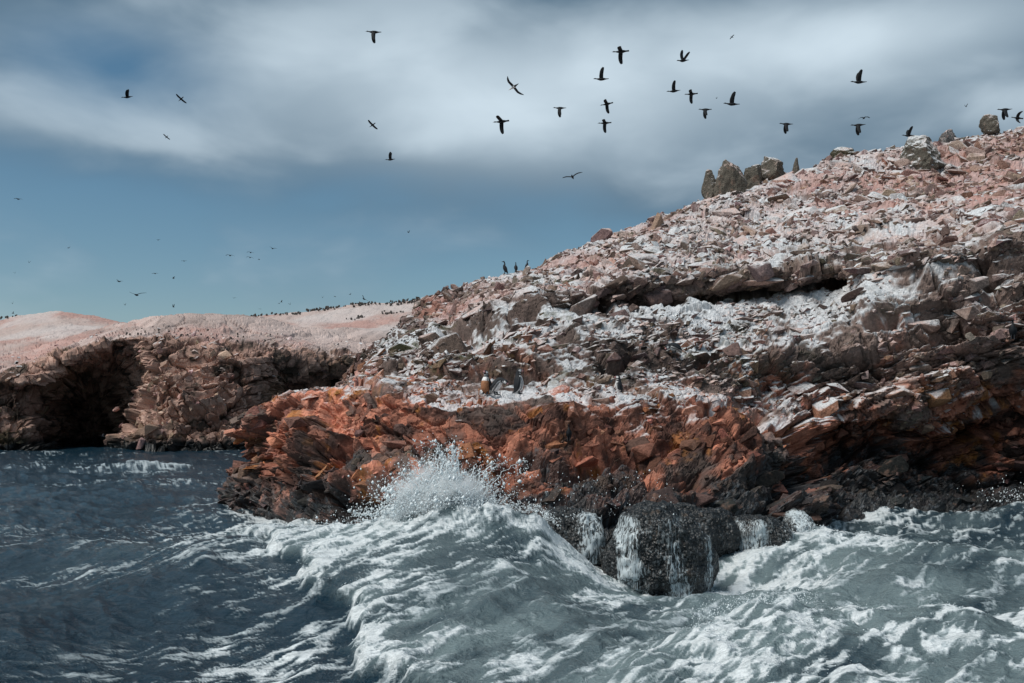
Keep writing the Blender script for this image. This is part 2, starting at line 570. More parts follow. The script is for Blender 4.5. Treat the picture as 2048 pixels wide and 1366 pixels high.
# levels: 0 sea bed, 1 waterline, 2 top of the dark band, 3 outcrop face, 4 outcrop brow, 5 back of the terrace, 6 upper cliff,
#         7 pale ledge front, 8 foot of the scarp, 9 scarp top, 10 slope, 11 ridge, 12 behind the ridge, 13 far side
ISLAND = [
    # hidden back of the island, towards the cove
    [W(880, 84, -3), W(880, 82, 0), W(885, 80, 1.5), W(890, 79, 3), W(900, 78, 4.5), W(905, 77, 6), W(910, 76, 7), W(915, 75, 8), W(920, 74, 9), W(925, 73, 10), W(935, 72, 11), W(950, 72, 12), W(1000, 76, 10), W(1050, 84, -2)],
    [W(690, 66, -3), W(695, 64, 0), W(705, 62, 1.5), W(715, 61, 3), W(730, 60, 4.4), W(745, 59, 5.6), W(765, 58, 6.6), W(790, 58, 7.6), W(815, 58, 8.4), W(840, 58, 9.2), W(865, 58, 9.9), A(893, 597, 58), W(980, 66, 9), W(1050, 80, -2)],
    [W(585, 47, -2.5), W(595, 45, 0), W(612, 44, 1.2), W(630, 43.5, 2.2), W(650, 43, 3.2), A(690, 775, 44), A(728, 728, 46), A(765, 690, 48), A(795, 665, 49.5), A(825, 640, 51), A(850, 620, 52), A(878, 600, 53), W(960, 62, 9), W(1050, 80, -2)],
    # left tip of the outcrop
    [W(450, 36.5, -2), W(462, 36, 0), A(500, 930, 35.5), A(490, 885, 35), A(540, 800, 34.5), A(690, 780, 39), A(742, 735, 41), A(772, 698, 43), A(802, 672, 45), A(832, 645, 47), A(858, 622, 49), A(885, 600, 51), W(960, 60, 9), W(1050, 80, -2)],
    [W(480, 31.5, -2), W(500, 31, 0), A(545, 960, 31.5), A(540, 890, 32), A(590, 784, 32.6), A(715, 772, 35.5), A(760, 730, 38), A(790, 700, 40), A(820, 675, 42), A(850, 648, 44.5), A(875, 622, 47), A(905, 590, 50.5), W(980, 60, 9), W(1060, 80, -2)],
    [W(590, 26.5, -2), W(620, 26.5, 0), A(640, 985, 27.4), A(650, 890, 28.6), A(690, 778, 30.2), A(775, 762, 33), A(800, 722, 35.5), A(825, 690, 38), A(850, 664, 40), A(885, 638, 42.5), A(915, 610, 46), A(955, 572, 51), W(1010, 60, 10), W(1080, 80, -2)],
    [W(750, 24.0, -2), W(745, 24.3, 0), A(745, 985, 25.0), A(745, 890, 27.2), A(775, 790, 28.4), A(830, 772, 31), A(850, 720, 33.5), A(870, 680, 36), A(895, 655, 38), A(925, 625, 40.5), A(965, 595, 45), A(1005, 556, 52), W(1050, 62, 10.5), W(1100, 82, -2)],
    [W(880, 22.6, -2), W(880, 23.2, 0), A(880, 985, 24.4), A(880, 890, 25.6), A(890, 806, 27.0), A(915, 782, 30), A(925, 712, 32.3), A(945, 665, 35), A(960, 640, 37), A(990, 605, 39), A(1020, 580, 45), A(1060, 542, 53), W(1100, 64, 11), W(1150, 84, -2)],
    [W(1020, 21.4, -2), W(1020, 22.0, 0), A(1020, 985, 23.6), A(1020, 890, 25.0), A(1020, 808, 26.6), A(1030, 786, 29.6), A(1045, 706, 31.8), A(1055, 650, 34.5), A(1065, 620, 36.5), A(1080, 585, 38), A(1100, 555, 45), A(1130, 512, 54), W(1160, 66, 12), W(1210, 86, -2)],
    [W(1170, 20.8, -2), W(1170, 21.6, 0), A(1170, 985, 23.4), A(1165, 895, 25.2), A(1160, 800, 27.0), A(1165, 772, 29.4), A(1175, 700, 31.4), A(1185, 640, 34.2), A(1190, 612, 36.4), A(1200, 570, 37.2), A(1210, 530, 45), A(1240, 460, 55.5), W(1270, 68, 13), W(1310, 88, -2)],
    [W(1330, 21.4, -2), W(1330, 22.2, 0), A(1330, 985, 24.0), A(1320, 895, 25.8), A(1315, 795, 27.8), A(1320, 764, 29.8), A(1325, 690, 31.8), A(1325, 632, 35.2), A(1320, 606, 37.6), A(1320, 548, 37.2), A(1330, 490, 46), A(1350, 428, 57), W(1370, 70, 14), W(1400, 92, -2)],
    [W(1500, 22.4, -2), W(1495, 23.4, 0), A(1480, 985, 25.2), A(1470, 900, 26.6), A(1450, 800, 28.6), A(1450, 770, 30.6), A(1460, 695, 32.2), A(1470, 622, 36.0), A(1470, 590, 38.6), A(1460, 538, 37.6), A(1470, 460, 48), A(1480, 388, 59), W(1490, 73, 15), W(1510, 95, -2)],
    [W(1600, 24.4, -2), W(1590, 25.6, 0), A(1580, 985, 26.6), A(1575, 905, 27.8), A(1550, 835, 29.2), A(1560, 800, 31.6), A(1575, 700, 32.6), A(1590, 620, 36.0), A(1600, 582, 38.8), A(1590, 530, 37.8), A(1590, 430, 49), A(1600, 352, 61), W(1610, 75, 16), W(1620, 98, -2)],
    [W(1670, 27.6, -2), W(1665, 28.6, 0), A(1660, 985, 30.4), A(1660, 905, 32.0), A(1660, 850, 32.4), A(1665, 800, 32.2), A(1680, 705, 32.6), A(1690, 620, 34.8), A(1690, 575, 37.8), A(1680, 520, 37.6), A(1680, 415, 49.5), A(1690, 322, 62), W(1700, 77, 17), W(1710, 100, -2)],
    [W(1790, 29.4, -2), W(1785, 30.2, 0), A(1780, 985, 31.8), A(1775, 905, 32.6), A(1775, 850, 32.6), A(1775, 800, 32.2), A(1780, 710, 32.4), A(1785, 620, 33.4), A(1785, 560, 34.6), A(1780, 500, 36.2), A(1780, 395, 49.5), A(1790, 306, 63), W(1800, 78, 17.5), W(1810, 102, -2)],
    [W(1900, 31.0, -2), W(1895, 31.6, 0), A(1890, 985, 32.6), A(1890, 905, 33.2), A(1890, 850, 33.0), A(1890, 800, 32.4), A(1890, 710, 32.4), A(1890, 620, 33.0), A(1890, 555, 33.8), A(1890, 490, 35.6), A(1890, 380, 49.5), A(1900, 290, 63.5), W(1910, 79, 18), W(1920, 104, -2)],
    [W(2060, 31.6, -2), W(2060, 32.2, 0), A(2060, 965, 33.0), A(2060, 890, 33.2), A(2060, 820, 32.8), A(2060, 750, 32.2), A(2060, 660, 32.0), A(2060, 580, 32.3), A(2060, 505, 33.0), A(2060, 440, 34.8), A(2060, 345, 49.5), A(2060, 262, 64), W(2070, 80, 19), W(2080, 106, -2)],
    [W(2420, 31.0, -2), W(2420, 31.6, 0), A(2420, 955, 32.2), A(2420, 880, 32.4), A(2420, 810, 32.2), A(2420, 730, 31.8), A(2420, 640, 31.8), A(2420, 550, 32.2), A(2420, 470, 33.0), A(2420, 400, 35), A(2420, 310, 50), A(2420, 220, 65), W(2430, 82, 20), W(2440, 108, -2)],
    [W(3000, 30, -2), W(3000, 30.6, 0), A(3000, 955, 31.2), A(3000, 880, 31.4), A(3000, 810, 31.2), A(3000, 730, 31), A(3000, 640, 31), A(3000, 550, 31.4), A(3000, 470, 32.2), A(3000, 400, 34), A(3000, 310, 50), A(3000, 220, 66), W(3000, 84, 20), W(3000, 110, -2)],
]
CARVES = [
    ([(752, 792), (728, 850), (690, 905), (650, 930)], 11, 0.8),
    ([(760, 1000), (720, 1020)], 30, 0.9),
    ([(1430, 805), (1520, 822), (1600, 872), (1625, 960)], 22, 1.2),
    ([(1690, 905), (1800, 890), (1960, 900)], 34, 0.9),
    ([(905, 650), (1000, 662), (1060, 640)], 20, 1.1),
    ([(1250, 604), (1350, 610), (1450, 592), (1560, 580), (1700, 566), (1760, 560)], 10, 0.75),
    ([(1965, 515), (1985, 590)], 20, 0.9),
    ([(1375, 735), (1440, 690)], 9, 0.7),
    ([(1215, 735), (1260, 705)], 14, 0.8),
    ([(1740, 655), (1790, 640)], 10, 0.8),
    ([(1725, 715), (1800, 765)], 8, 0.7),
    ([(860, 745), (960, 735), (1080, 742)], 12, 0.9),
    ([(1010, 905), (1120, 930), (1260, 905)], 24, 0.7),
    ([(900, 950), (1000, 960)], 20, 0.6),
    ([(1290, 930), (1330, 960), (1400, 950)], 20, 0.8),
    ([(590, 850), (640, 870)], 36, -0.55),
    ([(1450, 860), (1480, 930)], 40, -0.45),
    ([(1110, 840), (1180, 850)], 30, -0.45),
    ([(1740, 560), (1745, 630)], 30, -0.6),
    ([(1830, 540), (1900, 560)], 34, -0.5),
    ([(560, 880), (510, 900)], 18, -0.4),
]
CU = [8, 16, 30, 44, 56, 68, 68, 70, 70, 74, 74, 62, 48, 54, 52, 64, 30, 8]
CV = [4, 38, 54, 58, 24, 48, 46, 22, 34, 44, 42, 6, 5]


def build_island():
    P, S, V = sheet(ISLAND, CU, CV)
    Nb = grid_normals(P)
    x, y, z = [P[..., i].astype(F32) for i in range(3)]
    kx = (CX + x / y * FOC).astype(F32); ky = (HZ - (z - CAMZ) / y * FOC).astype(F32)
    # relief: strong on cliffs and outcrop, cobbled on the slope
    cliff_k = np.interp(V, [0, 1, 2, 4, 4.6, 5.2, 6, 7, 7.6, 8, 9.0, 9.25, 13], [0.5, 0.9, 1, 0.9, 0.6, 0.6, 1.0, 0.8, 0.55, 0.8, 0.9, 0.8, 0.6]).astype(F32)
    steep = np.clip(1.2 - np.abs(Nb[..., 2]), 0.38, 1).astype(F32)
    j1, id1, bed1 = joints(P, 1.35, 2.1, 0.95, 3, under=0.75)
    j2, id2, bed2 = joints(P, 0.52, 0.80, 0.48, 23, shear=0.5, under=0.8)
    j3, id3, _ = joints(P, 0.21, 0.34, 0.16, 43, warp=0.4, shear=0.2)
    voro, idv = fracture(P, [(1.6, 0.50, 0.0), (0.30, 0.11, 0.3)], 63, groove=0.12)
    off = j1 + j2 + j3 + voro
    ids = [id1, id2, id3]
    off2 = 0.05 * ridged(x * 3.2, y * 3.2, z * 5.0, 3, 205)
    fine = fbm(x * 6, y * 6, z * 6, 3, 200)
    low = fbm(x * 0.35, y * 0.35, z * 0.35, 3, 210)
    disp = (off * cliff_k + off2) * steep + (0.04 * fine + 0.28 * low + 0.10 * fbm(x * 1.5, y * 1.5, z * 1.5, 3, 215))
    front = (V < 9.6) & (S > 3.2)
    gully = np.zeros(disp.shape, F32)
    for pts, wd, dp in CARVES:
        gully += np.where(front, carve(kx, ky, pts, wd, dp), 0)
    disp -= gully
    # far side stays calm
    disp *= np.interp(V, [0, 0.5, 11.5, 13], [0.6, 1, 1, 1])
    Q = P + Nb * disp[..., None]
    N = grid_normals(Q)
    Ns = (N + np.roll(N, 1, 0) + np.roll(N, -1, 0) + np.roll(N, 1, 1) + np.roll(N, -1, 1)) / 5
    nz = Ns[..., 2].astype(F32)
    X, Y, Z = [Q[..., i].astype(F32) for i in range(3)]
    # ---- mineral colours
    n1 = fbm(X * 0.55, Y * 0.55, Z * 0.55, 4, 300); n2 = fbm(X * 2.2, Y * 2.2, Z * 2.2, 4, 310); n3 = fbm(X * 8, Y * 8, Z * 8, 3, 320)
    b1, b2, b3 = ids[0], ids[1], ids[2]
    blk = (0.35 * b1 + 0.4 * b2 + 0.35 * b3 - 0.55)
    c = np.zeros(P.shape, F32) + np.array((0.195, 0.145, 0.128), F32)
    c = mixc(c, (0.295, 0.215, 0.190), sstep(blk + 0.5 * n2, 0.0, 0.35))
    c = mixc(c, (0.080, 0.066, 0.060), sstep(-blk - 0.3 * n2, 0.10, 0.42))
    # iron-red rock low down: the outcrop and the foot of the cliff
    redk = np.interp(S, [0, 3, 4, 11, 12, 13, 15, 18], [0.5, 0.9, 1, 1, 1.0, 1.05, 1.1, 1.1]) * np.interp(V, [0.8, 1.6, 3.4, 4.3, 5.2, 6.5, 7.5], [0.5, 1, 1, 0.80, 0.6, 0.42, 0.15])
    redk = sstep(redk + 0.75 * n1 + 0.45 * n2 + 0.35 * blk, 0.35, 1.0)
    red = np.zeros(P.shape, F32) + np.array((0.185, 0.078, 0.055), F32)
    red = mixc(red, (0.460, 0.190, 0.125), sstep(blk + 0.4 * n2 + 0.2 * b3, 0.0, 0.45))
    red = mixc(red, (0.060, 0.032, 0.027), sstep(-blk - 0.45 * n2 - 0.25 * n1, -0.02, 0.30))
    red = mixc(red, (0.300, 0.120, 0.028), sstep(fbm(X * 1.3, Y * 1.3, Z * 1.3, 3, 330) + 0.3 * n3, 0.22, 0.5) * 0.8)
    red = red * (1 + 0.45 * np.interp(S, [2, 3.5, 6, 7.5], [0, 1, 1, 0]))[..., None].astype(F32)  # left point brightened in the colour, in place of stronger sun on it
    red = mixc(red, (0.46, 0.24, 0.18), np.interp(S, [2, 3.5, 5.5, 7, 18], [0, 0.5, 0.5, 0.15, 0.15]) * sstep(n1 + n2 * 0.5, -0.1, 0.4))
    c = c + (red - c) * redk[..., None]
    # bare pink granite: apron at the water and patches
    pink = sstep(np.interp(V, [0, 0.9, 2.2, 2.9], [0.6, 0.75, 0.5, 0]) + 0.5 * n1 + 0.35 * blk, 0.55, 0.9)
    c = mixc(c, (0.330, 0.185, 0.150), pink)
    c = c * np.clip(1 - 0.40 * box(V, 5.1, 8.8) * (1 - sstep(S, 10.0, 12.5)), 0, 1)[..., None].astype(F32)  # left flank darkened in the colour, for its shadowed gaps and stone faces
    bare = c.copy()
    # droppings: pale on everything that faces the sky
    gk = np.interp(V, [3.0, 3.7, 4.3, 5.2, 6.2, 6.8, 8, 8.6, 9.2, 11, 13], [0.12, 0.50, 0.74, 0.72, 0.76, 1.0, 1.05, 0.60, 0.86, 0.90, 0.90])
    gk = gk * np.interp(S, [0, 6, 9, 11, 13, 15, 16.2, 18], [0.8, 0.85, 0.95, 1.0, 1.05, 1.0, 0.72, 0.65])
    gk = gk * np.clip(0.92 + 0.55 * n1 + 0.25 * n2, 0.35, 1.15)
    up = nz + 0.42 * n2 + 0.16 * n3 + 0.25 * blk + 0.35 * n1
    g = sstep(up + (gk - 0.75) * 1.5, 0.28, 0.72) * sstep(gk, 0.02, 0.3)
    guano = np.zeros(P.shape, F32) + np.array((0.600, 0.625, 0.650), F32)
    pinkish = np.interp(V, [4, 6, 7, 8, 9, 9.6, 11], [0.45, 0.15, 0.05, 0.1, 0.5, 0.8, 0.4])
    guano = mixc(guano, (0.560, 0.405, 0.365), np.clip(sstep(fbm(X * 0.9, Y * 0.5, Z * 0.9, 4, 340) + 0.4 * n3, -0.25, 0.35) * pinkish, 0, 1))
    guano = mixc(guano, (0.600, 0.600, 0.610), sstep(n2 + n3 * 0.5, 0.2, 0.6) * 0.7)
    c = c + (guano - c) * (g * 0.93)[..., None]
    # red scree between the stones of the upper slope
    scree = np.interp(V, [9.0, 9.4, 10.4, 11], [0, 1, 0.95, 0.4]) * sstep(fbm(X * 0.25, Y * 0.18, Z * 0.25, 3, 350) + 0.35 * n2, -0.28, 0.2)
    c = mixc(c, (0.390, 0.185, 0.145), scree * 0.7)
    # olive lichen and moss, left flank and below the ridge; also paints shaded gaps
    moss_shade = sstep(fbm(X * 0.7, Y * 0.5, Z * 0.9, 4, 360) + 0.4 * n3, 0.2, 0.55) * np.interp(V, [4.5, 5.5, 8, 11], [0, 1, 1, 0.4]) * np.interp(S, [3, 5, 9, 11, 13], [0.9, 1, 0.8, 0.4, 0.25])
    c = mixc(c, (0.075, 0.078, 0.038), moss_shade * 0.8)
    # mussels and black weed up to the tide mark
    tide = np.interp(S, [0, 4, 6, 9, 12, 13, 15, 18], [0.8, 0.75, 1.0, 1.15, 1.2, 1.35, 1.2, 1.1])
    mus = sstep(tide - Z + 0.95 * n1 + 0.75 * n2 + 0.25 * n3 - 0.75 * pink, -0.05, 0.22)
    mus = np.maximum(mus, sstep(tide * 2.3 - Z + 2.6 * fbm(X * 0.7, Y * 0.7, Z * 0.6, 4, 370) + 0.6 * n3 - 1.0, 0.0, 0.7) * 0.86 * (1 - sstep(Z, 2.0, 3.0)))  # patches of black lichen and algae, also painting strata shadows on the lower face
    c = mixc(c, (0.020, 0.023, 0.025), mus * 0.96)
    # mussel shells stand proud as small lumps
    f1, f2, h, _ = worley(X / 0.085, Y / 0.085, Z / 0.085, 5)
    lump = (np.maximum(0, 0.62 - f1) * 0.085 + 0.05 * np.maximum(0, n3)) * mus * (Z < 3)
    Q = Q + Nb * lump[..., None]
    c = mixc(c, (0.075, 0.085, 0.095), mus * (rehash(h, 3) > 0.86))
    wet = np.clip(mus + sstep(1.4 - Z, 0, 0.8) * 0.5, 0, 1)
    bare = mixc(bare, (0.075, 0.078, 0.038), moss_shade * 0.7)
    gk = gk * (1 - 0.18 * scree)
    bare = mixc(bare, (0.38, 0.22, 0.18), scree * 0.4)
    bare = mixc(bare, (0.020, 0.023, 0.025), mus * 0.96)
    return P, Q, S, V, c, wet, bare, gk * (1 - mus), mus, 1 - sstep(gully, 0.15, 0.5)


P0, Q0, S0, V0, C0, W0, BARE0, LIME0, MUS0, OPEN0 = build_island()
NU, NV = V0.shape
kx_ = CX + Q0[..., 0] / Q0[..., 1] * FOC; ky_ = HZ - (Q0[..., 2] - CAMZ) / Q0[..., 1] * FOC
OPEN0 = np.where((kx_ > 945) & (kx_ < 1070) & (ky_ > 750) & (ky_ < 806) & (V0 < 7), 0.0, OPEN0)
ROW9 = int(np.argmin(np.abs(V0[0] - 9.0)))


def island_piece(name, r0, r1):
    q = Q0[:, r0:r1]; n = r1 - r0
    me = mesh_np(name, q.reshape(-1, 3), quad_faces(NU, n), C0[:, r0:r1].reshape(-1, 3), {'wet': W0[:, r0:r1]})
    return new_obj(name, me, None, M_ROCK)


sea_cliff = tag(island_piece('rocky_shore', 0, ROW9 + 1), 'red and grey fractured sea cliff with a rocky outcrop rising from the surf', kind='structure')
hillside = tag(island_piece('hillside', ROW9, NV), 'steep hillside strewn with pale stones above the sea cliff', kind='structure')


# ------------------------------------------------------------------ the jointed blocks and loose stones of the rock
def block_templates(n, seed, chamfer):
    """angular rock shapes with chamfered edges, about 1 m across, as bpy meshes and arrays"""
    r = np.random.default_rng(seed); out = []
    for i in range(n):
        m = r.integers(10, 16) if chamfer else r.integers(8, 12)
        p = r.normal(size=(m, 3)); p /= np.linalg.norm(p, axis=1, keepdims=True)
        p = np.sign(p) * np.abs(p) ** r.uniform(0.45, 0.85)         # towards a box
        p *= r.uniform(0.40, 0.56, size=(m, 1))
        p[:, 0] += p[:, 2] * r.uniform(-0.45, 0.45)                 # sheared joints
        bm = bmesh.new()
        for q in p:
            bm.verts.new(q)
        bmesh.ops.convex_hull(bm, input=bm.verts)
        for v in [v for v in bm.verts if not v.link_faces]:
            bm.verts.remove(v)
        bmesh.ops.dissolve_limit(bm, angle_limit=R(9), verts=bm.verts, edges=bm.edges)
        if chamfer:
          bmesh.ops.bevel(bm, geom=list(bm.edges), offset=0.028, segments=1, affect='EDGES', profile=0.5, clamp_overlap=True)
        bmesh.ops.triangulate(bm, faces=bm.faces)
        bmesh.ops.recalc_face_normals(bm, faces=bm.faces)
        me = bpy.data.meshes.new('stone')
        bm.to_mesh(me); bm.free()
        v = np.zeros(len(me.vertices) * 3, F32); me.vertices.foreach_get('co', v)
        f = np.zeros(len(me.polygons) * 3, np.int32); me.polygons.foreach_get('vertices', f)
        out.append((me, v.reshape(-1, 3), f.reshape(-1, 3)))
    return out


N_BIG = 16
TEMPL = block_templates(N_BIG, 21, True) + block_templates(22, 22, False)
for me_, _, _ in TEMPL:
    me_.materials.append(M_STONE)


def rot_z(a):
    c, s_ = np.cos(a), np.sin(a); o = np.zeros_like(a); l = np.ones_like(a)
    return np.stack([np.stack([c, -s_, o], -1), np.stack([s_, c, o], -1), np.stack([o, o, l], -1)], -2)


def rand_rot(n, amt, r):
    """random small rotations (n,3,3)"""
    v = r.normal(size=(n, 3)) * amt
    th = np.linalg.norm(v, axis=1) + 1e-9; k = v / th[:, None]
    K = np.zeros((n, 3, 3)); K[:, 0, 1] = -k[:, 2]; K[:, 0, 2] = k[:, 1]; K[:, 1, 0] = k[:, 2]; K[:, 1, 2] = -k[:, 0]; K[:, 2, 0] = -k[:, 1]; K[:, 2, 1] = k[:, 0]
    s_, c = np.sin(th)[:, None, None], np.cos(th)[:, None, None]
    return np.eye(3) + s_ * K + (1 - c) * (K @ K)


def sample_blocks(Q, S, V, classes, seed, bare, lime, mus, frame, loose_from=None, keep=1.0):
    """scatter blocks over a rock sheet; classes: (size, cover(S,V) per unit area, stretch, sink, tilt)"""
    r = np.random.default_rng(seed)
    du = Q[1:, :-1] - Q[:-1, :-1]; dv = Q[:-1, 1:] - Q[:-1, :-1]
    cr = np.cross(du, dv); area = np.linalg.norm(cr, axis=-1)
    N = cr / np.maximum(area[..., None], 1e-9)
    Sm, Vm = S[:-1, :-1], V[:-1, :-1]
    px = CX + Q[:-1, :-1, 0] / Q[:-1, :-1, 1] * FOC
    seen = (px > -200) & (px < 2300)
    res = []
    for size, cover, stretch, sink, tilt in classes:
        lam = area * cover(Sm, Vm) / (0.62 * size * size) * seen * (keep if isinstance(keep, float) else keep[:-1, :-1])
        cl = fbm(Q[:-1, :-1, 0] * 0.45, Q[:-1, :-1, 1] * 0.45, Q[:-1, :-1, 2] * 0.45, 3, seed + 5)
        k = r.poisson(np.clip(lam * np.clip(1 + 2.2 * cl, 0.12, 2.6), 0, 5))
        idx = np.repeat(np.arange(k.size), k.ravel())
        if len(idx) == 0:
            continue
        n = len(idx)
        i, j = np.unravel_index(idx, k.shape)
        p = Q[i, j] + r.random((n, 1)) * du[i, j] + r.random((n, 1)) * dv[i, j]
        sz = size * np.exp(r.normal(size=n) * 0.28)
        sc = np.stack([sz * r.uniform(*stretch[0], n), sz * r.uniform(*stretch[1], n), sz * r.uniform(*stretch[2], n)], -1)
        if loose_from is None:
            Bs = np.broadcast_to(frame, (n, 3, 3))
        else:                                          # loose stones lie on the slope, beds keep the strata
            z3 = N[i, j] * 0.7 + np.array([0, 0, 0.5]); z3 /= np.linalg.norm(z3, axis=1, keepdims=True)
            x3 = np.cross(np.array([0, 1.0, 0.2]), z3); x3 /= np.linalg.norm(x3, axis=1, keepdims=True)
            y3 = np.cross(z3, x3)
            L = np.stack([x3, y3, z3], -1)
            lo = (Vm[i, j] >= loose_from)[:, None, None]
            a = r.uniform(-1.2, 1.2, n)
            Bs = np.where(lo, L @ rot_z(a), frame)
        Rm = rand_rot(n, tilt, r) @ Bs
        p = p - N[i, j] * (sink * sz * sc[:, 2] / sz)[:, None]
        tint = bare[i, j] * r.uniform(0.6, 1.45, (n, 1)) * (1 + r.normal(size=(n, 3)) * 0.05)
        res.append((p, Rm, sc, np.clip(tint, 0.012, 0.7), lime[i, j] * r.uniform(0.75, 1.1, n), mus[i, j], N[i, j], r.integers(0, N_BIG, n) if size > 0.5 else r.integers(N_BIG, len(TEMPL), n)))
    return [np.concatenate([q[k] for q in res]) for k in range(8)]


def emit_blocks(blocks, parent, stone_name, mass_name, mass_label, n_single=300):
    p, Rm, sc, tint, lime, mus, N, tk = blocks
    px = CX + p[:, 0] / p[:, 1] * FOC; py = HZ - (p[:, 2] - CAMZ) / p[:, 1] * FOC
    facing = (N * (np.array([0, 0, CAMZ]) - p)).sum(1) > 0
    vis = (px > 0) & (px < 2048) & (py > 0) & (py < 1366) & facing & (p[:, 2] > 0.5)
    score = np.where(vis, sc[:, 0] * sc[:, 2] / p[:, 1] ** 2, 0)
    single = np.argsort(-score)[:n_single]
    ms = np.zeros(len(p), bool); ms[single] = True
    for q in single:
        me = TEMPL[tk[q]][0]
        o = bpy.data.objects.new(stone_name, me)
        M = np.eye(4); M[:3, :3] = Rm[q] * sc[q][None, :]; M[:3, 3] = p[q]
        o.matrix_world = Matrix(M.tolist())
        o.color = (*[float(c) for c in tint[q]], float(np.clip(lime[q], 0, 1)))
        COL.objects.link(o)
        o.parent = parent
    vs, fs, cs, ls, ws = [], [], [], [], []
    base = 0
    for k, (me, v, f) in enumerate(TEMPL):
        m = np.where((tk == k) & ~ms)[0]
        if len(m) == 0:
            continue
        vv = np.einsum('nij,vj->nvi', Rm[m] * sc[m][:, None, :], v) + p[m][:, None]
        nv = len(v)
        vs.append(vv.reshape(-1, 3)); fs.append((f[None] + (np.arange(len(m)) * nv)[:, None, None] + base).reshape(-1, 3))
        cs.append(np.repeat(tint[m], nv, 0)); ls.append(np.repeat(lime[m], nv)); ws.append(np.repeat(mus[m], nv))
        base += len(m) * nv
    me = mesh_np(mass_name, np.concatenate(vs), np.concatenate(fs), np.concatenate(cs), {'lime': np.concatenate(ls), 'wet': np.concatenate(ws)})
    o = new_obj(mass_name, me, parent, M_BLOCK)
    tag(o, mass_label, kind='stuff')
    return o


FRAME = np.stack([E1, E2, E3], -1)


SLAB = ((0.9, 1.8), (0.8, 1.3), (0.5, 1.0))
CHUNK = ((0.9, 1.6), (0.8, 1.2), (0.6, 1.0))
shore_blocks = sample_blocks(Q0[:, :ROW9 + 1], S0[:, :ROW9 + 1], V0[:, :ROW9 + 1], [
    (0.85, lambda S, V: 0.015 * box(V, 1.4, 4.0) + 0.03 * box(V, 5.2, 8.6), SLAB, 0.48, 0.10),
    (0.52, lambda S, V: 0.05 * box(V, 1.2, 4.0) + 0.10 * box(V, 4.2, 6.8) + 0.03 * box(V, 6.8, 8.2) + 0.12 * box(V, 8.2, 9.2), SLAB, 0.42, 0.14),
    (0.33, lambda S, V: 0.06 * box(V, 1.0, 4.2) + 0.12 * box(V, 4.3, 5.0) + 0.26 * box(V, 5.0, 6.9) * (1 - 0.6 * sstep(S, 11, 13)) + 0.08 * box(V, 6.7, 8.2) + 0.20 * box(V, 8.2, 9.2), SLAB, 0.34, 0.20),
    (0.20, lambda S, V: 0.05 * box(V, 1.0, 4.0) + 0.16 * box(V, 4.0, 5.1) + 0.24 * box(V, 5.0, 6.9) * (1 - 0.6 * sstep(S, 11, 13)) + 0.08 * box(V, 6.8, 8.2) + 0.20 * box(V, 8.2, 9.2), SLAB, 0.24, 0.30),
    (0.12, lambda S, V: 0.02 * box(V, 1.4, 4.0) + 0.12 * box(V, 4.0, 5.2) + 0.04 * box(V, 5.2, 8.5), CHUNK, 0.12, 0.45),
], 31, BARE0[:, :ROW9 + 1], LIME0[:, :ROW9 + 1], MUS0[:, :ROW9 + 1], FRAME, keep=OPEN0[:, :ROW9 + 1])
emit_blocks(shore_blocks, sea_cliff, 'stone', 'rubble', 'small broken blocks of the sea cliff')
slope_blocks = sample_blocks(Q0[:, ROW9:], S0[:, ROW9:], V0[:, ROW9:], [
    (0.85, lambda S, V: 0.012 * box(V, 9.2, 11.0), SLAB, 0.34, 0.22),
    (0.62, lambda S, V: 0.13 * box(V, 9.0, 11.1) * (0.5 + sstep(S, 11, 15)), SLAB, 0.15, 0.25),
    (0.36, lambda S, V: 0.19 * box(V, 9.0, 11.1), SLAB, 0.16, 0.25),
    (0.22, lambda S, V: 0.19 * box(V, 9.0, 10.9), SLAB, 0.10, 0.35),
], 37, BARE0[:, ROW9:], LIME0[:, ROW9:], MUS0[:, ROW9:], FRAME, loose_from=9.0)
emit_blocks(slope_blocks, hillside, 'stone', 'scree', 'small pale stones scattered over the hillside')


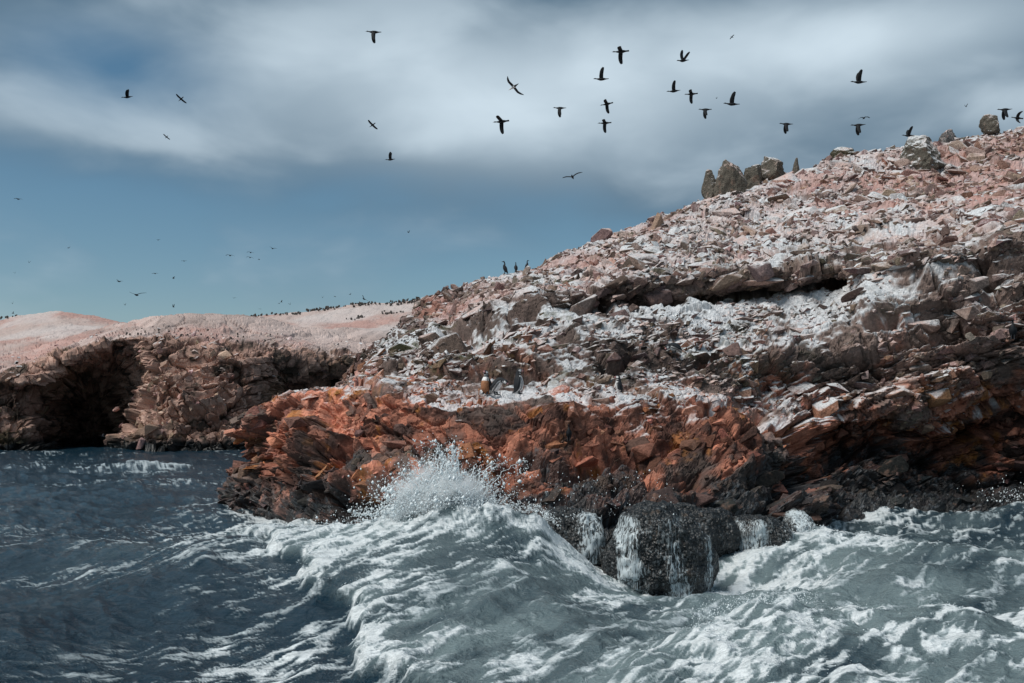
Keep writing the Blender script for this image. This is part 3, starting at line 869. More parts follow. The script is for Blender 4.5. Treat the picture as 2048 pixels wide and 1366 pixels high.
# ------------------------------------------------------------------ far headland with its cave, and the hills behind
HEADLAND = [
    [W(-420, 96, -3), W(-420, 97, 0), A(-420, 850, 98), A(-420, 800, 99), A(-420, 770, 100), A(-420, 740, 106), A(-420, 715, 120), A(-420, 700, 140), W(-420, 160, 4)],
    [W(-40, 99, -3), W(-40, 100, 0), A(-40, 860, 101), A(-40, 800, 102), A(-40, 752, 103), A(-40, 735, 108), A(-40, 712, 120), A(-40, 690, 138), W(-40, 160, 4)],
    [W(60, 101, -3), W(60, 102, 0), A(60, 860, 103), A(60, 800, 104), A(55, 742, 104), A(45, 728, 108), A(40, 706, 120), A(40, 686, 136), W(40, 160, 4)],
    [W(112, 107, -3), W(112, 108, 0), A(112, 860, 110), A(110, 800, 108), A(110, 728, 104), A(100, 712, 108), A(100, 696, 120), A(100, 680, 134), W(100, 158, 4)],
    [W(150, 121, -3), W(150, 122, 0), A(150, 860, 123), A(155, 790, 118), A(160, 712, 104), A(155, 696, 108), A(155, 684, 119), A(160, 672, 132), W(160, 156, 5)],
    [W(215, 124, -3), W(215, 125, 0), A(215, 860, 125), A(215, 780, 119), A(220, 692, 105), A(215, 678, 108), A(215, 670, 118), A(225, 660, 128), W(225, 154, 6)],
    [W(256, 117, -3), W(256, 118, 0), A(256, 860, 118), A(262, 780, 112), A(270, 682, 104), A(265, 668, 107), A(265, 658, 115), A(270, 650, 124), W(270, 152, 7)],
    [W(268, 99, -3), W(270, 100, 0), A(272, 860, 101), A(300, 790, 102), A(320, 690, 103), A(315, 668, 106), A(315, 653, 112), A(315, 643, 120), W(315, 150, 7)],
    [W(345, 98, -3), W(345, 99, 0), A(345, 860, 100), A(360, 790, 101.5), A(370, 705, 103), A(365, 672, 105), A(362, 650, 110), A(360, 637, 118), W(360, 148, 7)],
    [W(430, 98, -3), W(430, 99, 0), A(430, 860, 100), A(430, 790, 101.5), A(430, 710, 103), A(425, 675, 105), A(420, 652, 110), A(415, 635, 118), W(415, 148, 7)],
    [W(500, 100, -3), W(500, 101, 0), A(500, 860, 102), A(500, 790, 103), A(500, 720, 104), A(490, 682, 106), A(480, 655, 111), A(475, 638, 119), W(475, 148, 6)],
    [W(560, 108, -3), W(560, 109, 0), A(560, 860, 111), A(560, 790, 111), A(560, 725, 107), A(555, 692, 108), A(545, 668, 112), A(535, 646, 121), W(535, 148, 6)],
    [W(640, 112, -3), W(640, 113, 0), A(640, 860, 115), A(640, 790, 115), A(640, 730, 109), A(635, 700, 110), A(620, 680, 115), A(605, 662, 124), W(605, 148, 5)],
    [W(760, 112, -3), W(760, 113, 0), A(760, 860, 114), A(760, 790, 113), A(760, 730, 111), A(750, 704, 113), A(730, 684, 118), A(710, 664, 128), W(700, 150, 5)],
    [W(960, 114, -3), W(960, 115, 0), A(960, 860, 115), A(960, 790, 114), A(960, 730, 113), A(950, 704, 116), A(940, 684, 122), A(930, 664, 132), W(930, 152, 5)],
]


def far_colours(Q, V, N, seed, lo, hi):
    X, Y, Z = [Q[..., i].astype(F32) for i in range(3)]
    n1 = fbm(X * 0.12, Y * 0.12, Z * 0.12, 4, seed); n2 = fbm(X * 0.5, Y * 0.5, Z * 0.5, 4, seed + 9); n3 = fbm(X * 2, Y * 2, Z * 2, 3, seed + 19)
    c = np.zeros(Q.shape, F32) + np.array((0.370, 0.235, 0.190), F32)
    c = mixc(c, (0.500, 0.330, 0.265), sstep(n2 + 0.3 * n3, 0.0, 0.4))
    c = mixc(c, (0.075, 0.058, 0.048), sstep(-n2 - 0.4 * n3, 0.05, 0.4))
    c = mixc(c, (0.120, 0.085, 0.045), sstep(n1 - 0.2 * n3, 0.15, 0.5) * 0.6)
    nz = N[..., 2]
    top = sstep(V, lo, hi)
    g = sstep(nz + 0.5 * n2 + 0.4 * n3 + (top - 0.5) * 1.4, 0.25, 0.8)
    guano = np.zeros(Q.shape, F32) + np.array((0.450, 0.365, 0.340), F32)
    guano = mixc(guano, (0.420, 0.255, 0.225), sstep(fbm(X * 0.09, Y * 0.05, Z * 0.25, 4, seed + 29) + 0.3 * n3, -0.15, 0.35) * 0.85)
    guano = mixc(guano, (0.530, 0.490, 0.480), sstep(fbm(X * 0.07, Y * 0.05, Z * 0.2, 3, seed + 39), 0.1, 0.4) * 0.7)
    c = c + (guano - c) * (g * 0.95)[..., None]
    wetm = sstep(1.3 + 0.8 * n2 - Z, 0, 0.7)
    c = mixc(c, (0.022, 0.022, 0.022), wetm)
    return c, wetm


def build_headland():
    P, S, V = sheet(HEADLAND, [8, 40, 34, 28, 34, 34, 26, 36, 44, 44, 36, 40, 36, 12], [3, 34, 46, 60, 14, 22, 16, 4])
    Nb = grid_normals(P)
    k = np.interp(V, [0, 1, 3.4, 4, 4.6, 5.3, 6.5, 8], [0.8, 1, 0.9, 0.5, 0.4, 0.28, 0.14, 0.12])
    off, ids = fracture(P, [(6.0, 1.7, 0.2), (1.1, 0.4, 0.35)], 41, aniso=(0.9, 1.1, 1.2), warp=0.5, groove=0.12)
    ja, ia, _ = joints(P, 2.6, 4.2, 1.5, 303, shear=0.8); jb, ib, _ = joints(P, 1.0, 1.5, 0.8, 323)
    off2 = ja + jb; ids = [ia, ia, ib]
    Q = P + Nb * ((off + off2) * k)[..., None]
    N = grid_normals(Q)
    c, wet = far_colours(Q, V, N, 500, 4.0, 5.9)
    b = (ids[1] * 0.5 + ids[2] * 0.5)
    c *= (0.72 + 0.56 * b)[..., None].astype(F32)
    nu, nv = V.shape
    me = mesh_np('headland', Q.reshape(-1, 3), quad_faces(nu, nv), c.reshape(-1, 3), {'wet': wet})
    return tag(new_obj('headland', me, None, M_ROCK), 'far headland of pale guano-covered rock with a dark sea cave', kind='structure'), Q, S, V, c, wet


headland, QH, SH, VH, CH, WH = build_headland()
far_frame = np.stack([np.array([0.8, 0.1, 0.6]) / math.sqrt(1.01), np.array([0.0, 1.0, 0.0]), np.array([-0.6, 0.0, 0.8])], -1)
head_blocks = sample_blocks(QH, SH, VH, [
    (0.9, lambda S, V: 0.05 * box(V, 1.0, 4.6) * (1 - box(S, 3.0, 6.4)), CHUNK, 0.46, 0.2),
    (0.5, lambda S, V: 0.07 * box(V, 1.0, 4.8) * (1 - 0.7 * box(S, 3.0, 6.4)) + 0.03 * box(V, 4.6, 5.8), CHUNK, 0.3, 0.3),
], 43, CH, np.interp(VH, [0, 2, 4, 5, 8], [0.15, 0.35, 0.6, 0.8, 0.8]), WH, far_frame)
emit_blocks(head_blocks, headland, 'stone', 'rubble', 'small broken blocks of the far headland')


def build_back_hills():
    def ridge(px):
        return np.interp(px, [-500, -200, -60, 0, 60, 120, 180, 240, 290, 350, 420, 470, 600, 700, 800, 870, 1100], [690, 672, 655, 641, 629, 624, 632, 642, 645, 645, 642, 638, 625, 613, 603, 596, 585])
    px = np.linspace(-500, 1100, 420)
    d_r = np.interp(px, [-500, 0, 290, 470, 1100], [185, 185, 175, 165, 160])
    rows = []
    tv = np.concatenate([np.linspace(0, 1, 70) ** 0.9, [1.15, 1.5]])
    foot_py = np.interp(px, [-500, 0, 150, 290, 470, 700, 1100], [760, 735, 715, 690, 690, 700, 700])
    out = np.zeros((len(px), len(tv), 3))
    for j, t in enumerate(tv):
        tt = min(t, 1)
        d = lerp(125, d_r, tt) + max(0, t - 1) * 60
        py = foot_py + (ridge(px) - foot_py) * (tt ** 0.8)
        out[:, j, 0] = (px - CX) / FOC * d
        out[:, j, 1] = d
        out[:, j, 2] = CAMZ + (HZ - py) / FOC * d - max(0, t - 1) * 24
    P = out
    V = np.broadcast_to(tv[None], (len(px), len(tv)))
    x, y, z = [P[..., i] for i in range(3)]
    P = P.copy()
    P[..., 2] += 0.5 * fbm(x * 0.12, y * 0.12, z * 0, 4, 600) * np.clip(1.15 - np.abs(V - 0.5), 0.25, 1) + 0.40 * fbm(x * 0.5, y * 0.5, z * 0, 5, 610, gain=0.62) + 0.35 * (ridged(x * 0.16, y * 0.16, z * 0, 3, 615) - 0.6)
    N = grid_normals(P)
    c, wet = far_colours(P, V * 0 + 4.9, N, 640, 3.9, 5.2)
    me = mesh_np('hill', P.reshape(-1, 3), quad_faces(*V.shape), c.reshape(-1, 3), {'wet': wet * 0})
    return tag(new_obj('far_hills', me, None, M_ROCK), 'smooth pale pink hills behind the headland', kind='structure'), P


far_hills, PB = build_back_hills()


# ------------------------------------------------------------------ the sea
def mat_sea():
    t = NT('sea_water')
    pos = t.n('ShaderNodeNewGeometry').outputs['Position']
    foam = t.attr('foam').outputs['Fac']
    milk = t.attr('milk').outputs['Fac']
    mp = t.n('ShaderNodeMapping'); t.l(pos, mp.inputs[0]); mp.inputs['Rotation'].default_value = (0, 0, R(-50)); mp.inputs['Scale'].default_value = (0.4, 1.5, 1)
    n1 = t.noise(mp.outputs[0], 5.5, 6.0, 0.68, 0.6)
    n2 = t.noise(mp.outputs[0], 22.0, 4.0, 0.6, 0.4)
    lace = t.math('ADD', t.math('MULTIPLY', t.math('SUBTRACT', n1, 0.5), 1.0), t.math('MULTIPLY', t.math('SUBTRACT', n2, 0.5), 0.55))
    f = t.math('ADD', foam, t.math('MULTIPLY', lace, 1.35))
    fo = t.ramp(f, 0.20, 1.25)
    mk = t.math('ADD', milk, t.math('MULTIPLY', lace, 0.25), clamp=True)
    body = t.mix(mk, (0.006, 0.026, 0.044), (0.172, 0.232, 0.246))
    col = t.mix(fo, body, t.mix(t.ramp(foam, 0.75, 1.0), (0.56, 0.64, 0.68), (0.84, 0.895, 0.92)))
    rough = t.math('ADD', 0.14, t.math('MULTIPLY', fo, 0.6))
    rough = t.math('ADD', rough, t.math('MULTIPLY', mk, 0.12))
    w1 = t.noise(pos, 3.2, 5.0, 0.6, 0.5)
    hgt = t.math('ADD', w1, t.math('MULTIPLY', n2, 0.30))
    hgt = t.math('ADD', hgt, t.math('MULTIPLY', fo, 0.12))
    p = t.bsdf(col, rough, 0.34, t.bump(hgt, 0.7, 0.30))
    p.inputs['IOR'].default_value = 1.33
    return t.m


M_SEA = mat_sea()


def plan(px, py, z=0.0):
    d = (CAMZ - z) * FOC / (py - HZ)
    return ((px - CX) / FOC * d, d)


def gauss(x, y, cx, cy, rx, ry, ang=0.0):
    ca, sa = math.cos(ang), math.sin(ang)
    u = (x - cx) * ca + (y - cy) * sa; v = -(x - cx) * sa + (y - cy) * ca
    return np.exp(-(u / rx) ** 2 - (v / ry) ** 2)


SHORE = np.concatenate([P0[::6, int(np.argmin(np.abs(V0[0] - 1.0))), :2], np.array([[3.06, 20.2], [2.3, 20.6], [3.9, 20.5], [5.5, 22.2], [6.9, 24.2]])])


def shore_dist(x, y):
    m = (y > 15) & (y < 45) & (np.abs(x) < 30)
    out = np.full(x.shape, 99.0)
    q = np.stack([x[m], y[m]], -1); best = np.full(len(q), 99.0)
    for p in SHORE:
        if -12 < p[0] < 22 and p[1] < 42:
            best = np.minimum(best, np.hypot(q[:, 0] - p[0], q[:, 1] - p[1]))
    out[m] = best
    return out


def sea_fields(x, y):
    x = x.astype(F32); y = y.astype(F32)
    zero = np.zeros_like(x)
    # wind chop, steeper crests
    z = np.zeros_like(x)
    wr = np.random.default_rng(5)
    for i in range(22):
        lam = 0.55 * 1.22 ** i * 0.9
        if lam > 16: break
        th = R(205 + wr.uniform(-55, 55))
        k = 2 * math.pi / lam
        ph = k * (x * math.cos(th) + y * math.sin(th)) + wr.uniform(0, 6.28) + 1.6 * vnoise(x / lam * 0.35, y / lam * 0.35, zero, 700 + i)
        s = 1 - np.abs(np.sin(ph * 0.5))
        z += F32(0.023 * lam ** 0.78) * (s * 2 - 0.75) * (0.6 + 0.6 * vnoise(x / lam * 0.2, y / lam * 0.2, zero, 730 + i))
    base_chop = z.copy()
    # surge heaped up against the outcrop
    cx = [-6.5, -5.2, -3.4, -2.3, -1.5, -0.25, 0.55, 0.9, 1.8, 2.8, 3.6]
    ch = [0.0, 0.10, 0.52, 0.92, 1.20, 1.22, 1.08, 0.72, 0.18, 0.0, 0.0]
    cy = [22.5, 21.8, 20.8, 20.2, 20.0, 19.9, 20.0, 20.1, 19.8, 19.6, 19.6]
    H = np.interp(x, cx, ch); YC = np.interp(x, cx, cy)
    wob = 0.35 * vnoise(x * 0.9, y * 0.9, zero, 801)
    s = (y + wob - YC)
    prof = np.where(s < 0, np.exp(-(np.abs(s) / 2.5) ** 1.25), np.exp(-(s / 0.9) ** 2) * 0.75 + 0.25 * np.exp(-(s / 2.5) ** 2))
    surge = H * prof
    z = z * (1 - 0.55 * np.clip(surge, 0, 1)) + surge
    z += sstep(H, 0.25, 0.9) * np.exp(-((s + 0.1) / 0.6) ** 2) * (0.34 * ridged(x * 1.7, y * 1.7, zero, 4, 804) - 0.16)
    # leading edge of the foam sheet rolling to the left
    lead = [(-6.6, 23.5), plan(540, 1118, .1), plan(640, 1165, .25), plan(690, 1215, .25), plan(745, 1290, .2), plan(850, 1366, .15), plan(930, 1450, .1), (-0.3, 4.0)]
    dl, sl, al = seg_dist(x, y, lead)
    jag = 0.55 * fbm(x * 1.1, y * 1.1, zero, 4, 810) + 0.18 * fbm(x * 5, y * 5, zero, 3, 815)
    sd_ = -dl * sl + jag                              # positive: on the foam sheet
    sheet_in = sstep(sd_, -0.05, 0.30)
    z += 0.24 * sheet_in * np.exp(-np.maximum(sd_, 0) / 2.5) * (y < 24)
    # hollow round the mussel rock and in front of it
    z -= 0.42 * gauss(x, y, 3.2, 19.2, 1.9, 1.2)
    z -= 0.25 * gauss(x, y, 4.9, 20.6, 1.6, 1.2)
    # second breaker to the right
    cb = [plan(1330, 1300, .25), plan(1400, 1262, .4), plan(1480, 1226, .5), plan(1560, 1212, .5), plan(1650, 1222, .35), plan(1740, 1250, .2)]
    db, sb, ab = seg_dist(x, y, cb)
    sg = -db * sb
    end = np.interp(ab, [0, 0.8, 2.4, 4.4, 5.2], [0.2, 0.8, 1, 0.5, 0.15])
    front = sstep(ab, 0, 0.1)
    br = np.where(sg > 0, np.exp(-(db / 0.55) ** 1.6), np.exp(-(db / 1.25) ** 1.5)) * end
    z += 0.52 * br
    # swells on the right
    z += 0.22 * gauss(x, y, 7.0, 18.0, 4.0, 0.8, R(12)) + 0.20 * gauss(x, y, 5.2, 12.4, 3.0, 1.4, R(20)) - 0.12 * gauss(x, y, 6.5, 15.2, 3.5, 1.2, R(10))
    z += 0.30 * gauss(x, y, 15.0, 27.5, 3.0, 0.9, R(20))
    z += 0.55 * gauss(x, y, 15.2, 29.2, 1.5, 0.8, R(20))
    # whitecaps far left
    z += 0.32 * gauss(x, y, -21, 62, 12, 1.6, R(4)) + 0.2 * gauss(x, y, -15, 45, 7, 1.2, R(4))

    ca, sa = math.cos(R(50)), math.sin(R(50))
    u = x * ca + y * sa; v = -x * sa + y * ca
    turb = np.clip(sheet_in * (y < 23.5) + sstep(x, 1.0, 4.0) * (y < 31), 0, 1)
    rough_w = 0.55 * fbm(u * 0.6, v * 1.7, zero, 4, 861) + 0.45 * (ridged(u * 1.2 + 0.5 * fbm(x, y, zero, 2, 863), v * 3.0, zero, 4, 862) - 0.62) * 2
    z += turb * 0.085 * rough_w
    # ---------------- foam and aerated water
    wx = fbm(u * 0.5, v * 0.5, zero, 3, 820); wy = fbm(u * 0.5 + 40, v * 0.5, zero, 3, 825)
    lace = ridged((u + 0.9 * wx) * 0.9, (v + 0.55 * wy) * 2.9, zero, 5, 830)
    lace2 = ridged((u + 0.4 * wy) * 3.2, (v + 0.30 * wx) * 8.5, zero, 4, 840)
    patch = fbm(x * 0.28, y * 0.28, zero, 4, 850)
    dens = np.full(x.shape, 0.20, F32) + 0.16 * np.clip(patch, -1, 1)
    # near-shore suds, left of the outcrop
    dens += 0.62 * gauss(x, y, -6.9, 25.5, 2.8, 3.6, R(30)) + 0.25 * gauss(x, y, -9.5, 25.0, 4.0, 2.2)
    dens += 0.45 * gauss(x, y, -4.6, 22.4, 2.2, 0.9, R(-25)) + 0.30 * gauss(x, y, -5.4, 22.0, 2.4, 1.2, R(20)) + 0.38 * gauss(x, y, -4.0, 21.4, 1.8, 0.9, R(-20))
    # trails in front, lower left
    dens += 0.36 * gauss(x, y, -2.9, 13.0, 1.8, 2.4, R(30)) + 0.20 * gauss(x, y, -3.6, 11.2, 1.8, 1.0)
    # sheet of foam
    inside = sheet_in * (y < 23.5)
    dens += 0.20 * inside
    dens += 0.60 * inside * np.exp(-np.maximum(sd_, 0) / 0.6)
    crest = np.exp(-((s + 0.15) / 0.55) ** 2) * sstep(H, 0.3, 0.8)
    dens += 0.55 * crest
    dens += 0.65 * gauss(x, y, -2.4, 19.7, 1.5, 0.75, R(-8)) + 0.6 * gauss(x, y, -1.2, 20.3, 0.9, 0.6)
    dens += 0.45 * gauss(x, y, 1.2, 19.6, 0.9, 0.9) + 0.55 * gauss(x, y, -1.0, 19.5, 1.4, 0.9)
    dens += 0.55 * gauss(x, y, 1.9, 16.9, 1.4, 0.9, R(-30)) + 0.35 * gauss(x, y, 3.2, 18.6, 1.4, 0.5)
    dens += 0.50 * gauss(x, y, 4.9, 20.0, 1.3, 1.0)
    dens += 0.45 * gauss(x, y, 5.4, 18.4, 0.5, 1.6, R(-35)) + 0.35 * gauss(x, y, 6.4, 17.2, 2.6, 0.35, R(8)) + 0.30 * gauss(x, y, 9.0, 18.4, 2.2, 0.4, R(-4))
    dens += 0.85 * br * sstep(sg, -0.35, 0.1) + 0.25 * br
    dens += 0.12 * gauss(x, y, 3.2, 12.0, 2.5, 1.0, R(25)) + 0.12 * gauss(x, y, 1.2, 12.5, 1.6, 1.4)
    dens += 0.35 * gauss(x, y, 11.0, 25.5, 5.0, 1.8, R(20)) + 0.8 * gauss(x, y, 15.4, 28.6, 1.6, 1.0, R(20))
    dens += 0.07 * sstep(x, 2, 6) * sstep(y, 8, 13) * (y < 32)
    shd = shore_dist(x, y)
    dens += 0.70 * np.exp(-(shd / 0.7) ** 1.3) + 0.14 * np.exp(-(shd / 2.6) ** 2)
    z += 0.16 * np.exp(-(shd / 0.8) ** 2) * (0.6 + fbm(x * 1.2, y * 1.2, zero, 3, 855))
    row = QH[:, int(np.argmin(np.abs(VH[0] - 1.0)))]; o_ = np.argsort(row[:, 0])
    dens += 0.6 * np.exp(-np.abs(y - (np.interp(x, row[o_, 0], row[o_, 1]) - 1.0)) / 1.6) * (y > 60) * (0.5 + patch)
    # whitecaps
    dens += 0.85 * gauss(x, y, -20.5, 61.5, 11, 2.0, R(4)) * (0.6 + patch) + 0.5 * gauss(x, y, -14.5, 45, 6, 1.3, R(3)) + 0.3 * gauss(x, y, -46, 88, 10, 2)
    dens += 0.30 * gauss(x, y, -9.0, 20.0, 3.0, 1.2) 
    chopc = sstep(base_chop, 0.12, 0.42)
    dens += 0.16 * chopc + 0.22 * patch * (dens > 0.15) + 0.08 * patch
    def even(q):                                      # spread a noise evenly over 0..1
        q = (q - q[6:-16].mean()) / q[6:-16].std()
        return 0.5 + 0.5 * np.tanh(0.85 * q)
    tex = even(0.30 * even(rough_w) + 0.42 * even(lace) + 0.30 * even(lace2) + 0.34 * even(fbm(u * 2.0, v * 6.0, zero, 5, 845, gain=0.72)))
    dens = np.clip(dens * 0.80 - 0.02, 0, 0.93)
    foam = sstep(tex, 1 - dens - 0.26, 1 - dens + 0.42) * sstep(dens, 0.02, 0.2)
    # aeration: grey-green water right of the leading edge; far right dimmed, vignetting painted into the colour
    milk = inside * 0.95 * (1 - 0.3 * sstep(x, 2.0, 6.0)) + 0.45 * sstep(x, 1.0, 4.0) * (y < 34) * sstep(34 - y, 0, 4) * (y < 30)
    milk = np.maximum(milk, 0.75 * gauss(x, y, -5.6, 24.0, 3.2, 3.2))
    milk = milk * (0.60 + 0.95 * fbm(u * 0.3, v * 1.1, zero, 5, 860, gain=0.62)) 
    milk += 0.30 * np.clip(foam, 0, 1)
    milk = np.clip(milk, 0, 1)
    # froth relief
    fr = np.clip(foam, 0, 1)
    z += fr * (0.030 * fbm(x * 4.5, y * 4.5, zero, 3, 870) + 0.016 * np.abs(fbm(x * 13, y * 13, zero, 3, 875)) + 0.01)
    z += 0.020 * fbm(u * 2.0, v * 5.0, zero, 4, 880)
    return z, foam, milk, dens


def froth(pos, rad, r):
    ov = np.array([(1, 0, 0), (-1, 0, 0), (0, 1, 0), (0, -1, 0), (0, 0, 1), (0, 0, -1)], float)
    of = np.array([(0, 2, 4), (2, 1, 4), (1, 3, 4), (3, 0, 4), (2, 0, 5), (1, 2, 5), (3, 1, 5), (0, 3, 5)])
    n = len(pos); st = r.uniform(0.6, 1.8, (n, 3)); st[:, 2] *= 0.7
    v = ov[None] * (rad[:, None, None] * st[:, None]) + pos[:, None]
    f = of[None] + (np.arange(n) * 6)[:, None, None]
    t = NT('froth'); t.bsdf((0.72, 0.79, 0.82), 0.6, 0.3)
    me = mesh_np('froth', v.reshape(-1, 3), f.reshape(-1, 3), smooth=True)
    tag(new_obj('froth', me, None, t.m), 'white bubbles and clots of froth riding on the surf', kind='stuff')


def build_sea():
    # rows crowd towards the viewer where the picture is most detailed
    inv = np.linspace(1 / 8.6, 1 / 118.0, 440)
    d = np.concatenate([[-60, -20, 0, 3.0, 5.5, 7.4], 1 / inv, np.geomspace(122, 6000, 16)])
    tn = np.concatenate([[-14, -6, -3, -1.6, -1.0, -0.75], np.linspace(-0.62, 0.66, 820), [0.8, 1.0, 1.6, 3, 6, 14]])
    D, T = np.meshgrid(d, tn, indexing='xy')
    D = D.T; T = T.T                                  # (rows, cols)
    X = T * np.maximum(np.abs(D), 9.0); Y = D
    Z = np.zeros_like(X); Fm = np.zeros_like(X); Mk = np.zeros_like(X)
    z, f, m, dn = sea_fields(X, Y)
    fade = np.interp(Y, [-60, 4, 8, 90, 122, 200], [0, 0, 1, 0.8, 0.3, 0]) * np.interp(np.abs(T), [0, 0.66, 1.2], [1, 1, 0])
    Z = z * fade; Fm = f * fade; Mk = m * fade
    nr, nc = X.shape
    Pn = np.stack([X, Y, Z], -1)
    fc = quad_faces(nr, nc)[:, ::-1]
    # froth: bubbles and clots riding on the densest foam
    r = np.random.default_rng(17)
    w = np.clip(Fm - 0.35, 0, 1) * np.clip(dn - 0.45, 0, 1) ** 1.3 * ((Y > 9) & (Y < 32) & (np.abs(T) < 0.56)) * np.maximum(Y, 1) ** 0.5
    pick = r.choice(w.size, 11000, p=(w / w.sum()).ravel())
    fp = Pn.reshape(-1, 3)[pick] + np.stack([r.normal(size=11000) * 0.03, r.normal(size=11000) * 0.05, np.abs(r.normal(size=11000)) * 0.022], -1)
    fr_ = np.exp(r.normal(size=11000) * 0.45) * 0.0003 * fp[:, 1]
    froth(fp, fr_, r)
    me = mesh_np('sea', Pn.reshape(-1, 3), np.ascontiguousarray(fc), None, {'foam': Fm, 'milk': Mk}, smooth=True)
    return tag(new_obj('sea', me, None, M_SEA), 'dark blue sea breaking white against the rocks', kind='structure')


sea = build_sea()


# ------------------------------------------------------------------ where things rest: the rock seen at a photo pixel
ALLV = Q0.reshape(-1, 3)
PXA = CX + ALLV[:, 0] / ALLV[:, 1] * FOC
PYA = HZ - (ALLV[:, 2] - CAMZ) / ALLV[:, 1] * FOC


def ground_at(px, py, r=3.0):
    """nearest rock surface seen at that pixel"""
    m = np.where((np.abs(PXA - px) < r) & (np.abs(PYA - py) < r) & (ALLV[:, 1] > 5))[0]
    if len(m) == 0:
        return ground_at(px, py, r * 1.6)
    q = m[np.argmin(ALLV[m, 1])]
    return Vector(ALLV[q].tolist())


def skyline(px, r=3.0):
    """highest rock seen in that column of the hill"""
    m = np.where((np.abs(PXA - px) < r) & (ALLV[:, 1] < 70))[0]
    q = m[np.argmin(PYA[m])]
    return Vector(ALLV[q].tolist()), float(PYA[q])


# ------------------------------------------------------------------ rocks washed by the surf
def mat_mussel():
    t = NT('mussel_rock')
    geo = t.n('ShaderNodeNewGeometry'); pos = geo.outputs['Position']
    v = t.n('ShaderNodeTexVoronoi'); v.inputs['Scale'].default_value = 16.0; t.l(pos, v.inputs['Vector'])
    n1 = t.noise(pos, 3.0, 5.0, 0.6); n2 = t.noise(pos, 30.0, 3.0, 0.6)
    c = t.mix(n2, (0.006, 0.008, 0.009), (0.022, 0.025, 0.027))
    c = t.mix(t.ramp(n1, 0.60, 0.72), c, (0.055, 0.040, 0.030))
    sep = t.n('ShaderNodeSeparateColor'); t.l(v.outputs['Color'], sep.inputs[0])
    c = t.mix(t.ramp(sep.outputs[0], 0.90, 0.96), c, (0.07, 0.08, 0.085))
    h = t.math('ADD', t.math('MULTIPLY', v.outputs['Distance'], -1.0), t.math('MULTIPLY', n2, 0.3))
    t.bsdf(c, 0.42, 0.45, t.bump(h, 0.8, 0.06))
    return t.m


M_MUSSEL = mat_mussel()


def ico(sub):
    bm = bmesh.new(); bmesh.ops.create_icosphere(bm, subdivisions=sub, radius=1.0)
    v = np.array([q.co[:] for q in bm.verts]); f = np.array([[w.index for w in p.verts] for p in bm.faces], np.int32)
    bm.free()
    return v, f


ICO5 = ico(6)


def surf_rock(name, centre, half, power, seed, mat, lump=0.06, rough=0.22, lean=0.0):
    v, f = ICO5
    u = np.sign(v) * np.abs(v) ** power
    u /= np.maximum(np.linalg.norm(u, axis=1, keepdims=True), 1e-6) ** 0.55
    p = u * np.array(half) + np.array(centre)
    p[:, 0] += lean * (p[:, 2] - centre[2])
    n = v / np.linalg.norm(v, axis=1, keepdims=True)
    x, y, z = [p[:, i].astype(F32) for i in range(3)]
    d = rough * 1.6 * fbm(x * 1.1, y * 1.1, z * 1.1, 4, seed) + rough * 0.6 * (ridged(x * 2.4, y * 2.4, z * 1.2, 3, seed + 3) - 0.6)
    f1, f2, h, _ = worley(x / 0.10, y / 0.10, z / 0.10, seed + 9)
    d = d + lump * np.maximum(0, 0.75 - f1) + 0.02 * fbm(x * 14, y * 14, z * 14, 2, seed + 5)
    p = p + n * d[:, None]
    me = mesh_np(name, p, f)
    o = new_obj(name, me, None, mat)
    return o, p, f


def mat_white(name, alpha):
    t = NT(name)
    pos = t.n('ShaderNodeNewGeometry').outputs['Position']
    n1 = t.noise(pos, 9.0, 4.0, 0.6)
    c = t.mix(n1, (0.66, 0.75, 0.79), (0.88, 0.93, 0.95))
    p = t.bsdf(c, 0.4, 0.4)
    p.inputs['Alpha'].default_value = alpha
    return t.m


M_WHITE = mat_white('spray_water', 1.0)
M_THIN = mat_white('thin_water', 0.55)

main_rock, mrv, mrf = surf_rock('mussel_rock', (3.06, 20.55, 0.05), (1.10, 0.95, 1.16), 0.92, 901, M_MUSSEL, lean=-0.05)
tag(main_rock, 'squat black mussel-covered rock in the surf with white water running down it', 'rock', 'rocks standing in the surf')
left_rock, lrv, lrf = surf_rock('mussel_rock', (1.30, 21.5, 0.45), (0.66, 0.7, 0.62), 0.7, 911, M_MUSSEL)
tag(left_rock, 'low black mussel-covered rock behind the crest of the surge', 'rock', 'rocks standing in the surf')
right_rock, rrv, rrf = surf_rock('mussel_rock', (5.75, 23.2, 0.10), (0.74, 0.7, 0.62), 0.7, 921, M_MUSSEL)
tag(right_rock, 'low black rock with water sheeting off it beside the tallest surf rock', 'rock', 'rocks standing in the surf')
back_rock, brv, brf = surf_rock('mussel_rock', (3.9, 22.9, 0.40), (1.2, 0.7, 0.55), 0.7, 931, M_MUSSEL)
tag(back_rock, 'broad black weedy rock step joining the surf rocks to the red outcrop', 'rock', 'rocks standing in the surf')
side_rock, srv, srf = surf_rock('mussel_rock', (7.0, 25.0, 0.05), (0.62, 0.7, 0.55), 0.7, 941, M_MUSSEL)
tag(side_rock, 'small black rock with thin white runnels at the foot of the dark cliff', 'rock', 'rocks standing in the surf')


